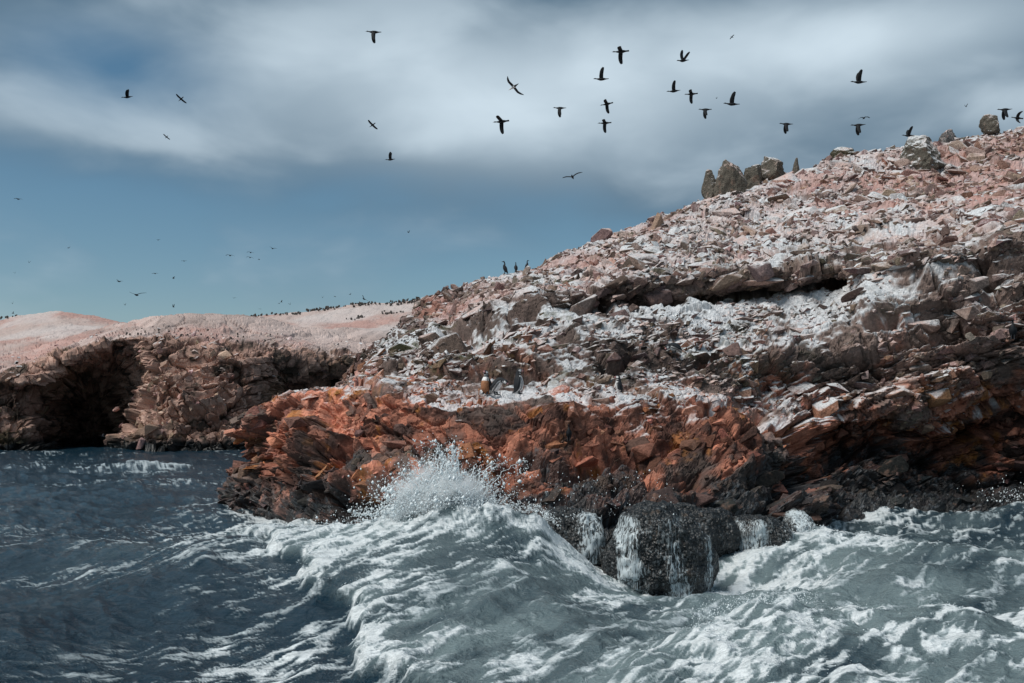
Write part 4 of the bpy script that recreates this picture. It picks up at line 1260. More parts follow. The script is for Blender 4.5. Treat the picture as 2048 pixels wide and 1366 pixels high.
def tube(path, rad, sides=5):
    """verts, quads of a tapering tube along a path"""
    path = np.asarray(path, float); n = len(path)
    t = np.gradient(path, axis=0); t /= np.maximum(np.linalg.norm(t, axis=1, keepdims=True), 1e-9)
    ref = np.array([0.3, 1.0, 0.1]); a = np.cross(t, ref); a /= np.maximum(np.linalg.norm(a, axis=1, keepdims=True), 1e-9)
    b = np.cross(t, a)
    th = np.arange(sides) / sides * 2 * math.pi
    ring = (np.cos(th)[None, :, None] * a[:, None] + np.sin(th)[None, :, None] * b[:, None]) * np.asarray(rad)[:, None, None]
    v = (path[:, None] + ring).reshape(-1, 3)
    f = []
    for i in range(n - 1):
        for k in range(sides):
            k2 = (k + 1) % sides
            f.append((i * sides + k, i * sides + k2, (i + 1) * sides + k2, (i + 1) * sides + k))
    return v, np.array(f, np.int32)


class Soup:
    def __init__(self):
        self.v, self.f, self.n = [], [], 0

    def add(self, v, f):
        self.v.append(v); self.f.append(np.asarray(f) + self.n); self.n += len(v)

    def build(self, name, mat, smooth=True):
        me = mesh_np(name, np.concatenate(self.v), np.concatenate(self.f), smooth=smooth)
        return new_obj(name, me, None, mat)


def mat_film():
    """water draining off rock: rivulets where it gathers, clear between"""
    t = NT('draining_water')
    pos = t.n('ShaderNodeNewGeometry').outputs['Position']
    wob = t.n('ShaderNodeMapping'); wob.inputs['Scale'].default_value = (1.0, 1.0, 0.10); t.l(pos, wob.inputs[0])
    n1 = t.noise(wob.outputs[0], 19.0, 4.0, 0.6, 0.2)
    n2 = t.noise(wob.outputs[0], 38.0, 3.0, 0.6, 0.15)
    pt = t.noise(pos, 2.1, 3.0, 0.55)
    a = t.math('ADD', t.math('MULTIPLY', n1, 0.7), t.math('MULTIPLY', n2, 0.45))
    a = t.math('ADD', a, t.math('MULTIPLY', t.math('SUBTRACT', pt, 0.5), 0.5))
    wet = t.attr('flow').outputs['Fac']
    a = t.math('ADD', a, t.math('MULTIPLY', t.math('SUBTRACT', wet, 0.5), 0.5))
    al = t.math('MULTIPLY', t.ramp(a, 0.68, 0.94), t.math('MULTIPLY', wet, 0.75, clamp=True), clamp=True)
    p = t.bsdf((0.66, 0.75, 0.79), 0.35, 0.4)
    t.l(al, p.inputs['Alpha'])
    return t.m


M_FILM = mat_film()


def film(label, rv, rf, x0, x1, z0, z1, seed):
    """skin of water over the seaward face of a rock, a couple of centimetres off it"""
    tri = rv[rf]
    n = np.cross(tri[:, 1] - tri[:, 0], tri[:, 2] - tri[:, 0]); n /= np.maximum(np.linalg.norm(n, axis=1, keepdims=True), 1e-9)
    cen = tri.mean(1)
    m = (n[:, 1] < 0.45) & (cen[:, 0] > x0) & (cen[:, 0] < x1) & (cen[:, 2] > z0) & (cen[:, 2] < z1)
    f = rf[m]
    used = np.unique(f); inv = np.full(len(rv), -1); inv[used] = np.arange(len(used))
    vn = np.zeros_like(rv)
    for k in range(3):
        np.add.at(vn, rf[:, k], n)
    vn /= np.maximum(np.linalg.norm(vn, axis=1, keepdims=True), 1e-9)
    v = (rv + vn * 0.02)[used]
    ex = sstep(v[:, 0], x0, x0 + 0.2) * (1 - sstep(v[:, 0], x1 - 0.2, x1)) * (1 - sstep(v[:, 2], z1 - 0.25, z1))
    ex = np.clip(ex * (0.75 + 0.8 * fbm(v[:, 0] * 1.8, v[:, 1] * 0, v[:, 2] * 0.3, 2, seed)), 0, 1)
    me = mesh_np('draining_water', v, inv[f], None, {'flow': ex}, smooth=True)
    return tag(new_obj('draining_water', me, None, M_FILM), label, kind='stuff')


film('white rivulets running down the tallest surf rock', mrv, mrf, 1.95, 4.2, -0.6, 1.25, 5)
film('white water sheeting off the low rock beside the tallest surf rock', rrv, rrf, 4.9, 6.7, -0.4, 0.9, 7)
film('white rivulets on the small rock at the foot of the dark cliff', srv, srf, 6.1, 7.8, -0.4, 0.9, 8)
film('thin white rivulets on the low rock behind the surge', lrv, lrf, 0.5, 2.1, 0.0, 1.2, 10)


# ------------------------------------------------------------------ spray thrown up by the surge
def spray():
    r = np.random.default_rng(77)
    pos, rad = [], []
    sp = Soup()
    # jets: each throws drops along a ballistic path
    for j in range(190):
        x0 = r.normal(-1.45, 0.55); lift = math.exp(-((x0 + 1.15) / 0.75) ** 2)
        y0 = 20.35 + r.normal() * 0.25
        z0 = 1.05
        vz = (1.5 + 4.2 * lift) * r.uniform(0.45, 1.0); vx = (x0 + 1.35) * 1.6 + r.normal() * 0.8 - 0.35; vy = r.normal() * 0.4
        n = r.integers(18, 60); T = vz / 9.8 * r.uniform(0.9, 1.5)
        t = np.sqrt(r.random(n)) * T
        p = np.stack([x0 + vx * t, y0 + vy * t, z0 + vz * t - 4.9 * t * t], -1) + r.normal(size=(n, 3)) * (0.03 + 0.10 * t[:, None])
        pos.append(p); rad.append(np.exp(r.normal(size=n) * 0.6) * 0.0072)
        if r.random() < 0.85:
            tt = np.linspace(0.2, 1, 14) * T * 0.9
            q = np.stack([x0 + vx * tt, y0 + vy * tt, z0 + vz * tt - 4.9 * tt * tt], -1) + r.normal(size=(14, 3)) * 0.018
            sp.add(*tube(q, np.full(14, r.uniform(0.004, 0.013)) * np.linspace(1.4, 0.4, 14) * r.uniform(0.6, 1.4, 14), 4))
    # drops flung to the left over the dark rock
    n = 900
    p = np.stack([r.normal(-2.35, 0.42, n), 20.5 + r.normal(size=n) * 0.3, 1.0 + np.abs(r.normal(size=n)) * 0.42], -1)
    pos.append(p); rad.append(np.exp(r.normal(size=n) * 0.6) * 0.0085)
    n = 1300
    x = r.uniform(-5.2, -2.2, n)
    p = np.stack([x, np.interp(x, [-5.2, -2.2], [23.0, 20.7]) + r.normal(size=n) * 0.3, np.interp(x, [-5.2, -2.2], [0.15, 0.75]) + np.abs(r.normal(size=n)) * np.interp(x, [-5.2, -2.2], [0.12, 0.34])], -1)
    pos.append(p); rad.append(np.exp(r.normal(size=n) * 0.6) * 0.0075)
    # scattered over the outcrop face and the right
    n = 420
    p = np.stack([r.uniform(-1.2, 3.4, n), 20.6 + r.normal(size=n) * 0.4, 1.0 + r.random(n) ** 1.6 * 0.95], -1)
    pos.append(p); rad.append(np.exp(r.normal(size=n) * 0.4) * 0.0075)
    # churned base of the burst
    n = 9000
    a = r.normal(size=(n, 3)) * np.array([0.50, 0.26, 0.24])
    p = a + np.array([-1.45, 20.15, 1.28]); p[:, 2] += 0.25 * np.exp(-((p[:, 0] + 1.3) / 0.4) ** 2)
    pos.append(p); rad.append(np.exp(r.normal(size=n) * 0.6) * 0.0085)
    # along the rest of the crest and the second breaker
    n = 1500
    x = r.uniform(-3.6, 1.0, n)
    p = np.stack([x, np.interp(x, [-3.4, -2.3, -1.5, 0.9], [20.8, 20.2, 20.0, 20.1]) + r.normal(size=n) * 0.25, np.interp(x, [-3.6, -3.4, -2.3, -1.5, 0.55, 1.0], [0.4, 0.6, 1.0, 1.28, 1.16, 0.8]) + np.abs(r.normal(size=n)) * 0.10], -1)
    pos.append(p); rad.append(np.exp(r.normal(size=n) * 0.4) * 0.008)
    n = 700
    k = r.random(n)
    p = np.stack([lerp(2.3, 4.4, k), np.interp(k, [0, 0.5, 1], [13.1, 14.4, 14.6]) - 0.35 + r.normal(size=n) * 0.2, 0.42 + np.abs(r.normal(size=n)) * 0.09], -1)
    pos.append(p); rad.append(np.exp(r.normal(size=n) * 0.4) * 0.005)
    n = 500
    p = np.stack([r.normal(15.3, 0.8, n), 29.0 + r.normal(size=n) * 0.4, 0.6 + np.abs(r.normal(size=n)) * 0.28], -1)
    pos.append(p); rad.append(np.exp(r.normal(size=n) * 0.4) * 0.011)
    pos = np.concatenate(pos); rad = np.concatenate(rad)
    ov = np.array([(1, 0, 0), (-1, 0, 0), (0, 1, 0), (0, -1, 0), (0, 0, 1), (0, 0, -1)], float)
    of = np.array([(0, 2, 4), (2, 1, 4), (1, 3, 4), (3, 0, 4), (2, 0, 5), (1, 2, 5), (3, 1, 5), (0, 3, 5)])
    n = len(pos)
    st = np.stack([np.ones(n), np.ones(n), r.uniform(0.8, 1.7, n)], -1)
    v = ov[None] * (rad[:, None, None] * st[:, None]) + pos[:, None]
    f = of[None] + (np.arange(n) * 6)[:, None, None]
    me = mesh_np('spray', v.reshape(-1, 3), f.reshape(-1, 3), smooth=True)
    o = new_obj('spray', me, None, M_WHITE)
    tag(o, 'burst of white droplets thrown up where the surge hits the outcrop', kind='stuff')
    o2 = sp.build('spray_strands', M_WHITE)
    tag(o2, 'thin white strands of water in the burst of spray', kind='stuff')


spray()


# ------------------------------------------------------------------ boulders standing on the skyline
def boulder(px, py_base, w, h, seed, label, lean=0.0, pointy=0.0, tint=(0.120, 0.108, 0.090), depth=None, lime=0.68, group='boulders standing on the skyline'):
    g, pyr = skyline(px)
    d = g.y if depth is None else depth
    base = Vector(at(px, py_base, d))
    sx, sz = 1.3 * w / FOC * d, 1.35 * h / FOC * d
    v, f = ICO4
    r = np.random.default_rng(seed)
    p = np.sign(v) * np.abs(v) ** 0.8
    # a few random planes cut flat faces
    for k in range(15):
        n = r.normal(size=3); n[2] *= 0.6; n /= np.linalg.norm(n)
        c = r.uniform(0.50, 0.80)
        t = p @ n
        p = p - np.where(t > c, t - c, 0)[:, None] * n
    x, y, z = [(p[:, i] * 2 + seed).astype(F32) for i in range(3)]
    nn = v / np.linalg.norm(v, axis=1, keepdims=True)
    p = p + nn * (0.16 * fbm(x, y, z, 4, seed) + 0.05 * fbm(x * 4, y * 4, z * 4, 3, seed + 1))[:, None]
    t = (p[:, 2] + 1) / 2
    p[:, :2] *= (1 - pointy * np.clip(t, 0, 1.1) * 0.8)[:, None]
    p[:, 0] += lean * t
    p *= np.array([sx / 1.75, sx / 1.75 * 0.9, sz / 1.75])
    p[:, 2] += sz * 0.46
    me = mesh_np('boulder', p, f)
    o = new_obj('boulder', me, None, M_STONE)
    o.location = base
    o.color = (*tint, lime)
    return tag(o, label, 'boulder', group)


ICO4 = ico(5)
boulder(1424, 402, 36, 44, 61, 'low squat boulder at the downhill end of the skyline row', lean=-0.15, pointy=0.45)
boulder(1462, 404, 50, 76, 62, 'tallest dark boulder of the row on the skyline', pointy=0.30)
boulder(1499, 398, 46, 50, 63, 'slumped boulder leaning between the tallest boulder and the round one', lean=0.25, pointy=0.25)
boulder(1545, 374, 52, 50, 64, 'round olive-brown boulder perched near the uphill end of the row', pointy=0.05)
boulder(1592, 358, 20, 30, 65, 'small pointed boulder standing alone uphill of the row', pointy=0.7)
boulder(1985, 274, 40, 32, 66, 'dark wedge-shaped boulder near the top of the hill', lean=-0.2, pointy=0.5)
boulder(1843, 366, 104, 66, 67, 'broad half-buried pale boulder below the upper skyline', pointy=0.35, tint=(0.13, 0.12, 0.10), depth=55, lime=0.8)
boulder(1893, 310, 44, 36, 68, 'angular grey boulder poking over the upper skyline', pointy=0.4, tint=(0.13, 0.13, 0.13))
boulder(1690, 330, 60, 26, 69, 'low dark boulder cluster where the skyline bends', pointy=0.2, tint=(0.10, 0.09, 0.06))


# ------------------------------------------------------------------ birds and penguins
def mat_plumage():
    t = NT('plumage')
    tint = t.attr('tint').outputs['Color']
    pos = t.n('ShaderNodeTexCoord').outputs['Object']
    n = t.noise(pos, 30.0, 3.0, 0.6)
    k = t.ramp(n, 0.3, 0.7, 0.8, 1.2)
    cc = t.n('ShaderNodeCombineColor')
    for i in range(3):
        t.l(k, cc.inputs[i])
    t.bsdf(t.mix(1.0, tint, cc.outputs[0], 'MULTIPLY'), 0.7, 0.25)
    return t.m


M_PLUME = mat_plumage()


def loft(spine, radii, sides=10, ref=(0, 1, 0), colour=None):
    """closed tube along a spine with elliptical rings; radii (across, along ref x tangent); returns verts, quads, colours"""
    sp = np.asarray(spine, float); n = len(sp)
    t = np.gradient(sp, axis=0); t /= np.maximum(np.linalg.norm(t, axis=1, keepdims=True), 1e-9)
    ref = np.asarray(ref, float)
    b = ref - (t @ ref)[:, None] * t; b /= np.maximum(np.linalg.norm(b, axis=1, keepdims=True), 1e-9)
    a = np.cross(b, t)
    th = np.arange(sides) / sides * 2 * math.pi
    rad = np.asarray(radii, float)
    if rad.ndim == 1:
        rad = np.stack([rad, rad], -1)
    v = sp[:, None] + np.cos(th)[None, :, None] * b[:, None] * rad[:, 0][:, None, None] + np.sin(th)[None, :, None] * a[:, None] * rad[:, 1][:, None, None]
    f = []
    for i in range(n - 1):
        for k in range(sides):
            k2 = (k + 1) % sides
            f.append((i * sides + k, i * sides + k2, (i + 1) * sides + k2, (i + 1) * sides + k))
    c = np.zeros((n, sides, 3))
    for i in range(n):
        for k in range(sides):
            c[i, k] = colour(i / (n - 1), th[k]) if callable(colour) else colour
    return v.reshape(-1, 3), np.array(f, np.int32), c.reshape(-1, 3)


def dense(pts, vals, m):
    """resample control points and values smoothly"""
    pts = np.asarray(pts, float); vals = np.asarray(vals, float)
    t = np.linspace(0, len(pts) - 1, m)
    return catmull(pts, t), np.maximum(catmull(vals, t), 0.001)


def join(parts):
    v, f, c, n = [], [], [], 0
    for a, b, k in parts:
        v.append(a); f.append(b + n); c.append(k); n += len(a)
    return np.concatenate(v), np.concatenate(f), np.concatenate(c)


BLACK = np.array((0.012, 0.014, 0.017)); SLATE = np.array((0.019, 0.022, 0.027)); WHITE = np.array((0.78, 0.78, 0.78))


def flying_bird(inner, outer, sweep=0.0, booby=False, bend=None, pale=False):
    """one bird in flight facing +X, wings along Y; inner and outer wing angles in degrees (left and right may differ)"""
    if booby:
        sp, rd = dense([(0.40, 0, -0.015), (0.33, 0, 0.0), (0.27, 0, 0.012), (0.18, 0, 0.005), (0.05, 0, 0), (-0.10, 0, 0), (-0.22, 0, 0.005), (-0.40, 0, 0.01)], [(0.004, 0.005), (0.016, 0.018), (0.040, 0.042), (0.045, 0.05), (0.075, 0.078), (0.07, 0.068), (0.045, 0.035), (0.012, 0.006)], 26)
        under = lambda t, a: (WHITE if (math.sin(a) < 0.2 and t < 0.72) or t < 0.35 else BLACK * 1.6)
        col = under if pale else (lambda t, a: BLACK)
        st = [(0.02, 0.02, 0.17), (0.20, 0.05, 0.165), (0.42, 0.06, 0.15), (0.60, -0.02, 0.115), (0.76, -0.14, 0.03)]
    else:
        sp, rd = dense([(0.44, 0, 0.012), (0.39, 0, 0.018), (0.345, 0, 0.024), (0.27, 0, 0.012), (0.17, 0, -0.004), (0.05, 0, -0.01), (-0.10, 0, -0.004), (-0.22, 0, 0.0), (-0.38, 0, 0.012)], [(0.004, 0.005), (0.012, 0.014), (0.030, 0.032), (0.022, 0.024), (0.042, 0.045), (0.075, 0.078), (0.07, 0.066), (0.042, 0.032), (0.045, 0.006)], 28)
        col = lambda t, a: BLACK
        st = [(0.02, 0.03, 0.20), (0.17, 0.05, 0.215), (0.34, 0.045, 0.205), (0.48, 0.005, 0.175), (0.58, -0.05, 0.09)]
    parts = [loft(sp, rd, 9, (0, 1, 0), col)]
    for side in (-1, 1):
        ai = inner[0 if side < 0 else 1]; ao = outer[0 if side < 0 else 1]
        pts, rad, prev, p = [], [], None, np.array([0.0, 0.0, 0.02])
        for (s_, sw, ch) in st:
            if prev is not None:
                ang = R(lerp(ai, ao, np.clip((s_ - 0.15) / 0.35, 0, 1)))
                ds = s_ - prev
                p = p + np.array([0, side * ds * math.cos(ang), ds * math.sin(ang)])
            else:
                p = p + np.array([0, side * s_, 0])
            prev = s_
            pts.append((p[0] + sw + sweep * s_ - ch * 0.15, p[1], p[2])); rad.append((ch * 0.5, max(0.016 - 0.012 * s_, 0.004)))
        q, r_ = dense(pts, rad, 13)
        parts.append(loft(q, r_, 7, (1, 0, 0), lambda t, a: BLACK * (1.4 if pale else 1.0)))
    v, f, c = join(parts)
    return mesh_np('bird', v, f, c, smooth=True)


POSES = {
    'down': lambda: flying_bird((-62, -58), (-80, -74), 0.05),
    'down_far': lambda: flying_bird((-66, -5), (-84, -40), 0.05),
    'up': lambda: flying_bird((58, 64), (78, 84), -0.05),
    'up_half': lambda: flying_bird((38, 48), (62, 70), -0.15),
    'level': lambda: flying_bird((6, 6), (-4, -4), 0.0),
    'stroke': lambda: flying_bird((-22, -22), (-40, -40), 0.08),
    'arch': lambda: flying_bird((22, 22), (-26, -26), 0.0),
    'vee': lambda: flying_bird((24, 24), (12, 12), -0.1),
    'booby': lambda: flying_bird((10, 10), (-8, -8), -0.05, True, pale=True),
    'booby_vee': lambda: flying_bird((22, 26), (20, 10), -0.1, True),
}
POSE_MESH = {}


def bird(px, py, d, pose, yaw=180.0, pitch=0.0, roll=0.0, scale=1.0, label='', group='seabirds flying over the island', name='seabird', basis=None):
    if pose not in POSE_MESH:
        POSE_MESH[pose] = POSES[pose]()
        POSE_MESH[pose].materials.append(M_PLUME)
    o = bpy.data.objects.new(name, POSE_MESH[pose])
    COL.objects.link(o)
    o.location = at(px, py, d)
    o.rotation_euler = (Matrix.Rotation(R(yaw or 0), 3, 'Z') @ Matrix.Rotation(R(-pitch), 3, 'Y') @ Matrix.Rotation(R(roll), 3, 'X')).to_euler()
    if yaw is None:                                    # soaring on a slant, underside towards the viewer
        fwd = Vector((-0.75, 0.59, -0.30)).normalized(); left = Vector((-0.62, -0.50, 0.52)); left = (left - fwd * left.dot(fwd)).normalized()
        o.rotation_euler = Matrix((fwd, left, fwd.cross(left))).transposed().to_euler()
    o.scale = (scale * 0.81,) * 3
    return tag(o, label, 'bird', group)


# (px, py, distance, pose, yaw, pitch, roll, scale, label); yaw 180 flies to the left across the view
FLOCK = [
    (748, 64, 40, 'down', 186, 0, 0, 0.95, 'dark cormorant beating its wings down, highest bird above the middle of the picture'),
    (1242, 103, 40, 'stroke', 168, 0, 34, 1.05, 'dark cormorant with one wing straight down and one trailing, above the tight central flock'),
    (1203, 158, 40, 'up', 178, 0, 0, 0.95, 'dark cormorant with wings raised straight up above the pair of crossing cormorants'),
    (1366, 121, 42, 'up_half', 205, -12, -30, 0.95, 'dark cormorant banking with one wing hooked up, over the trio near the boulders'),
    (1348, 182, 40, 'up', 172, -4, -12, 0.85, 'dark cormorant flapping upward, first of the close pair left of the raised-wing bird'),
    (1383, 188, 42, 'stroke', 165, 0, 40, 0.85, 'dark cormorant tilted on its side, second of the close pair'),
    (1214, 208, 42, 'stroke', 165, -8, 42, 0.85, 'dark cormorant rolled on its side above another rolled cormorant'),
    (1120, 216, 42, 'down', 180, 0, 0, 0.85, 'dark cormorant with wings down between the large booby and the rolled pair'),
    (1210, 246, 42, 'stroke', 168, 0, 36, 0.88, 'dark cormorant rolled on its side, lower of the rolled pair'),
    (1003, 243, 40, 'stroke', 160, 0, 42, 1.05, 'dark cormorant with one long wing hanging below the large booby'),
    (1411, 219, 42, 'down', 178, 0, 10, 0.85, 'dark cormorant with wings down just left of the tall raised-wing cormorant'),
    (1464, 208, 40, 'up', 176, 4, 0, 1.0, 'dark cormorant with tall raised wings over the row of skyline boulders'),
    (1573, 248, 40, 'down', 180, 2, 0, 0.85, 'lone dark cormorant with wings down right of the skyline boulders'),
    (1718, 164, 40, 'up', 180, 0, 0, 1.0, 'dark cormorant with raised wings in the brightest cloud over the hill'),
    (1717, 250, 42, 'down', 174, -2, 0, 0.95, 'dark cormorant with wings down under a thin gliding bird'),
    (1728, 236, 75, 'arch', 268, 0, 6, 1.0, 'small gliding bird seen end-on just above a flapping cormorant'),
    (1817, 271, 44, 'up_half', 180, 0, 0, 0.85, 'dark cormorant with short raised wings low over the upper hill'),
    (2010, 219, 42, 'down', 178, -2, 0, 0.95, 'dark cormorant with wings down near the upper corner over the hilltop'),
    (2035, 236, 44, 'down_far', 182, 6, 55, 0.85, 'dark cormorant diving at the edge of the picture over the hilltop'),
    (1027, 174, 48, 'booby', None, 0, 0, 1.0, 'large white-breasted booby soaring diagonally in front of pale cloud'),
    (1145, 354, 56, 'booby_vee', 255, 10, 16, 1.0, 'dark booby gliding with long wings spread, lowest over the hill slope'),
    (745, 250, 62, 'level', None, 0, 0, 0.85, 'dark booby gliding on a slant in the middle left of the cloud'),
    (781, 319, 46, 'up', 176, -4, -8, 0.72, 'small dark cormorant with raised wings alone below the slanting booby'),
    (255, 194, 60, 'up_half', 190, -10, -25, 1.05, 'bird with one hooked wing in the dark blue gap of the cloud'),
    (362, 198, 60, 'level', None, 0, 0, 0.80, 'dark bird diving beside the dark blue gap of the cloud'),
    (333, 274, 90, 'level', None, 0, 0, 0.75, 'small dark diving bird below the dark blue gap of the cloud'),
    (273, 590, 62, 'booby_vee', 266, 0, 0, 0.95, 'gull-like bird coming head-on with wings in a shallow vee over the headland'),
    (238, 563, 95, 'vee', 250, 0, -14, 0.85, 'small bird with raised wings just above the head-on bird'),
    (310, 547, 120, 'level', 262, 0, 0, 0.9, 'tiny level-winged bird above and right of the head-on bird'),
    (460, 511, 90, 'arch', 268, 0, -6, 0.9, 'first bird of four arched gliders in a loose row over the headland'),
    (501, 505, 95, 'arch', 268, 0, -8, 0.8, 'upper bird of the stacked pair of arched gliders'),
    (500, 515, 95, 'arch', 272, 0, -10, 0.8, 'lower bird of the stacked pair of arched gliders'),
    (545, 497, 95, 'vee', 262, 0, -16, 0.85, 'last and highest bird of the loose row of gliders over the headland'),
    (368, 522, 130, 'level', 265, 0, 0, 0.85, 'tiny flat glider left of the loose row of four gliders'),
    (347, 614, 110, 'up', 250, 0, 0, 0.7, 'tiny upright-winged bird close above the pale dome of the headland'),
    (347, 557, 140, 'up_half', 230, 0, 0, 0.7, 'tiny bird right of the small bird that flies above the head-on bird'),
    (36, 398, 120, 'level', 262, 0, -6, 1.2, 'faint bird at the far left edge where cloud meets blue sky'),
    (316, 480, 150, 'vee', 255, 0, 0, 0.7, 'tiny high bird alone at the lower edge of the cloud'),
    (817, 465, 140, 'up_half', 235, 0, 0, 0.7, 'tiny bird alone in clear sky above the low end of the hill'),
    (728, 598, 75, 'vee', 250, 10, -42, 0.8, 'bird with one wing tipped up close over the pale far slope'),
    (824, 601, 75, 'arch', 260, 6, 25, 0.85, 'bird skimming the pale slope beside the foot of the hill'),
    (408, 639, 84, 'vee', 268, 0, 0, 0.5, 'small dark bird against the pale dome of the headland'),
    (206, 873, 80, 'vee', 215, 14, -20, 0.8, 'bird flying across the black mouth of the sea cave'),
    (1464, 74, 110, 'level', 215, 10, 30, 0.7, 'tiny bird high up alone above the banking cormorant'),
    (1932, 213, 130, 'up_half', 215, 0, 0, 0.8, 'tiny bird left of the cormorants by the upper corner'),
    (1433, 197, 150, 'up_half', 215, 0, 0, 0.5, 'faintest tiny bird between the close pair and the raised-wing cormorant'),
]
for row in FLOCK:
    bird(*row)
SPECKS = [
    (25, 607, 'tiny bird speck just over the left shoulder of the far hill'),
    (26, 627, 'tiny bird speck almost touching the left end of the far hill'),
    (58, 525, 'tiny bird speck in blue sky high over the left shoulder of the far hill'),
    (137, 496, 'tiny bird speck just under the cloud edge above the far hilltop'),
    (30, 546, 'tiny bird speck at the left edge, midway between cloud and far hill'),
    (250, 610, 'tiny bird speck above the saddle between far hill and dome'),
    (518, 519, 'tiny bird speck just behind the stacked pair of gliders'),
    (468, 596, 'tiny bird speck above the right end of the pale dome'),
    (558, 607, 'first of two tiny specks side by side over the far pale slope'),
    (563, 604, 'second of two tiny specks side by side over the far pale slope'),
    (580, 609, 'tiny speck trailing right of the two side-by-side specks'),
    (520, 618, 'tiny speck lowest over the start of the far pale slope'),
    (645, 595, 'tiny speck over the middle of the far pale slope'),
    (670, 593, 'tiny speck right of the middle of the far pale slope'),
    (700, 589, 'tiny speck left of the bird with one wing tipped up'),
]
for (px, py, lab) in SPECKS:
    bird(px, py, random.uniform(150, 190), random.choice(['vee', 'arch', 'up_half']), random.uniform(200, 300), 0, random.uniform(-20, 20), 0.75,
         lab, 'far-off specks of birds over the headland')


def perched_cormorant(loc, yaw, label, scale=1.0, curl=1.0, grey=False):
    """upright cormorant on the rock, facing +X before turning"""
    k = curl
    sp, rd = dense([(-0.16, 0, 0.02), (-0.11, 0, 0.10), (-0.05, 0, 0.20), (0.0, 0, 0.32), (0.03, 0, 0.43), (0.035 - 0.03 * k, 0, 0.51), (0.02 + 0.0 * k, 0, 0.58), (0.05, 0, 0.635), (0.10, 0, 0.64), (0.17, 0, 0.625)],
                   [(0.035, 0.008), (0.06, 0.035), (0.095, 0.09), (0.10, 0.10), (0.065, 0.065), (0.036, 0.036), (0.030, 0.030), (0.033, 0.035), (0.020, 0.020), (0.004, 0.005)], 36)
    body = lambda t, a: (np.array((0.10, 0.10, 0.10)) if grey and t < 0.5 and math.sin(a) > 0.2 else BLACK * 1.3)
    parts = [loft(sp, rd, 12, (0, 1, 0), body)]
    for sd in (-1, 1):
        w, wr = dense([(0.02, sd * 0.085, 0.40), (-0.02, sd * 0.10, 0.28), (-0.10, sd * 0.07, 0.13), (-0.15, sd * 0.03, 0.05)], [(0.03, 0.02), (0.06, 0.02), (0.045, 0.015), (0.01, 0.006)], 10)
        parts.append(loft(w, wr, 8, (1, 0, 0.3), lambda t, a: BLACK * 1.6))
        parts.append(loft([(0.0, sd * 0.04, 0.18), (0.01, sd * 0.045, 0.03), (0.06, sd * 0.055, 0.0), (0.11, sd * 0.06, -0.005)], [(0.02, 0.02), (0.014, 0.014), (0.03, 0.010), (0.004, 0.004)], 6, (0, 1, 0), lambda t, a: SLATE))
    v, f, c = join(parts)
    me = mesh_np('cormorant', v, f, c, smooth=True)
    o = new_obj('cormorant', me, None, M_PLUME)
    o.location = loc; o.rotation_euler = (0, 0, R(yaw)); o.scale = (scale,) * 3
    return tag(o, label, 'bird', 'seabirds perched on the rock')


def perch(px, dz=0.02):
    g, py = skyline(px, 5)
    return Vector((g.x, g.y - 0.1, g.z - dz))


perched_cormorant(perch(1005), 172, 'black cormorant standing on the ridge, lowest of the three perched there', 0.98)
perched_cormorant(perch(1028), 100, 'slim grey-bellied cormorant on the ridge between two others', 0.74, 0.4, True)
perched_cormorant(perch(1050), 12, 'dark cormorant with raised neck, highest of the three on the ridge', 0.74, 0.6)
g = ground_at(1139, 880); perched_cormorant(Vector((g.x, g.y - 0.12, g.z - 0.02)), 260, 'dark bird standing on a ledge of the red outcrop face', 0.62, 0.4)
g = ground_at(2018, 676); perched_cormorant(Vector((g.x, g.y - 0.15, g.z - 0.02)), 240, 'dark bird standing in a niche of the shaded cliff at the right edge', 0.95, 0.4)


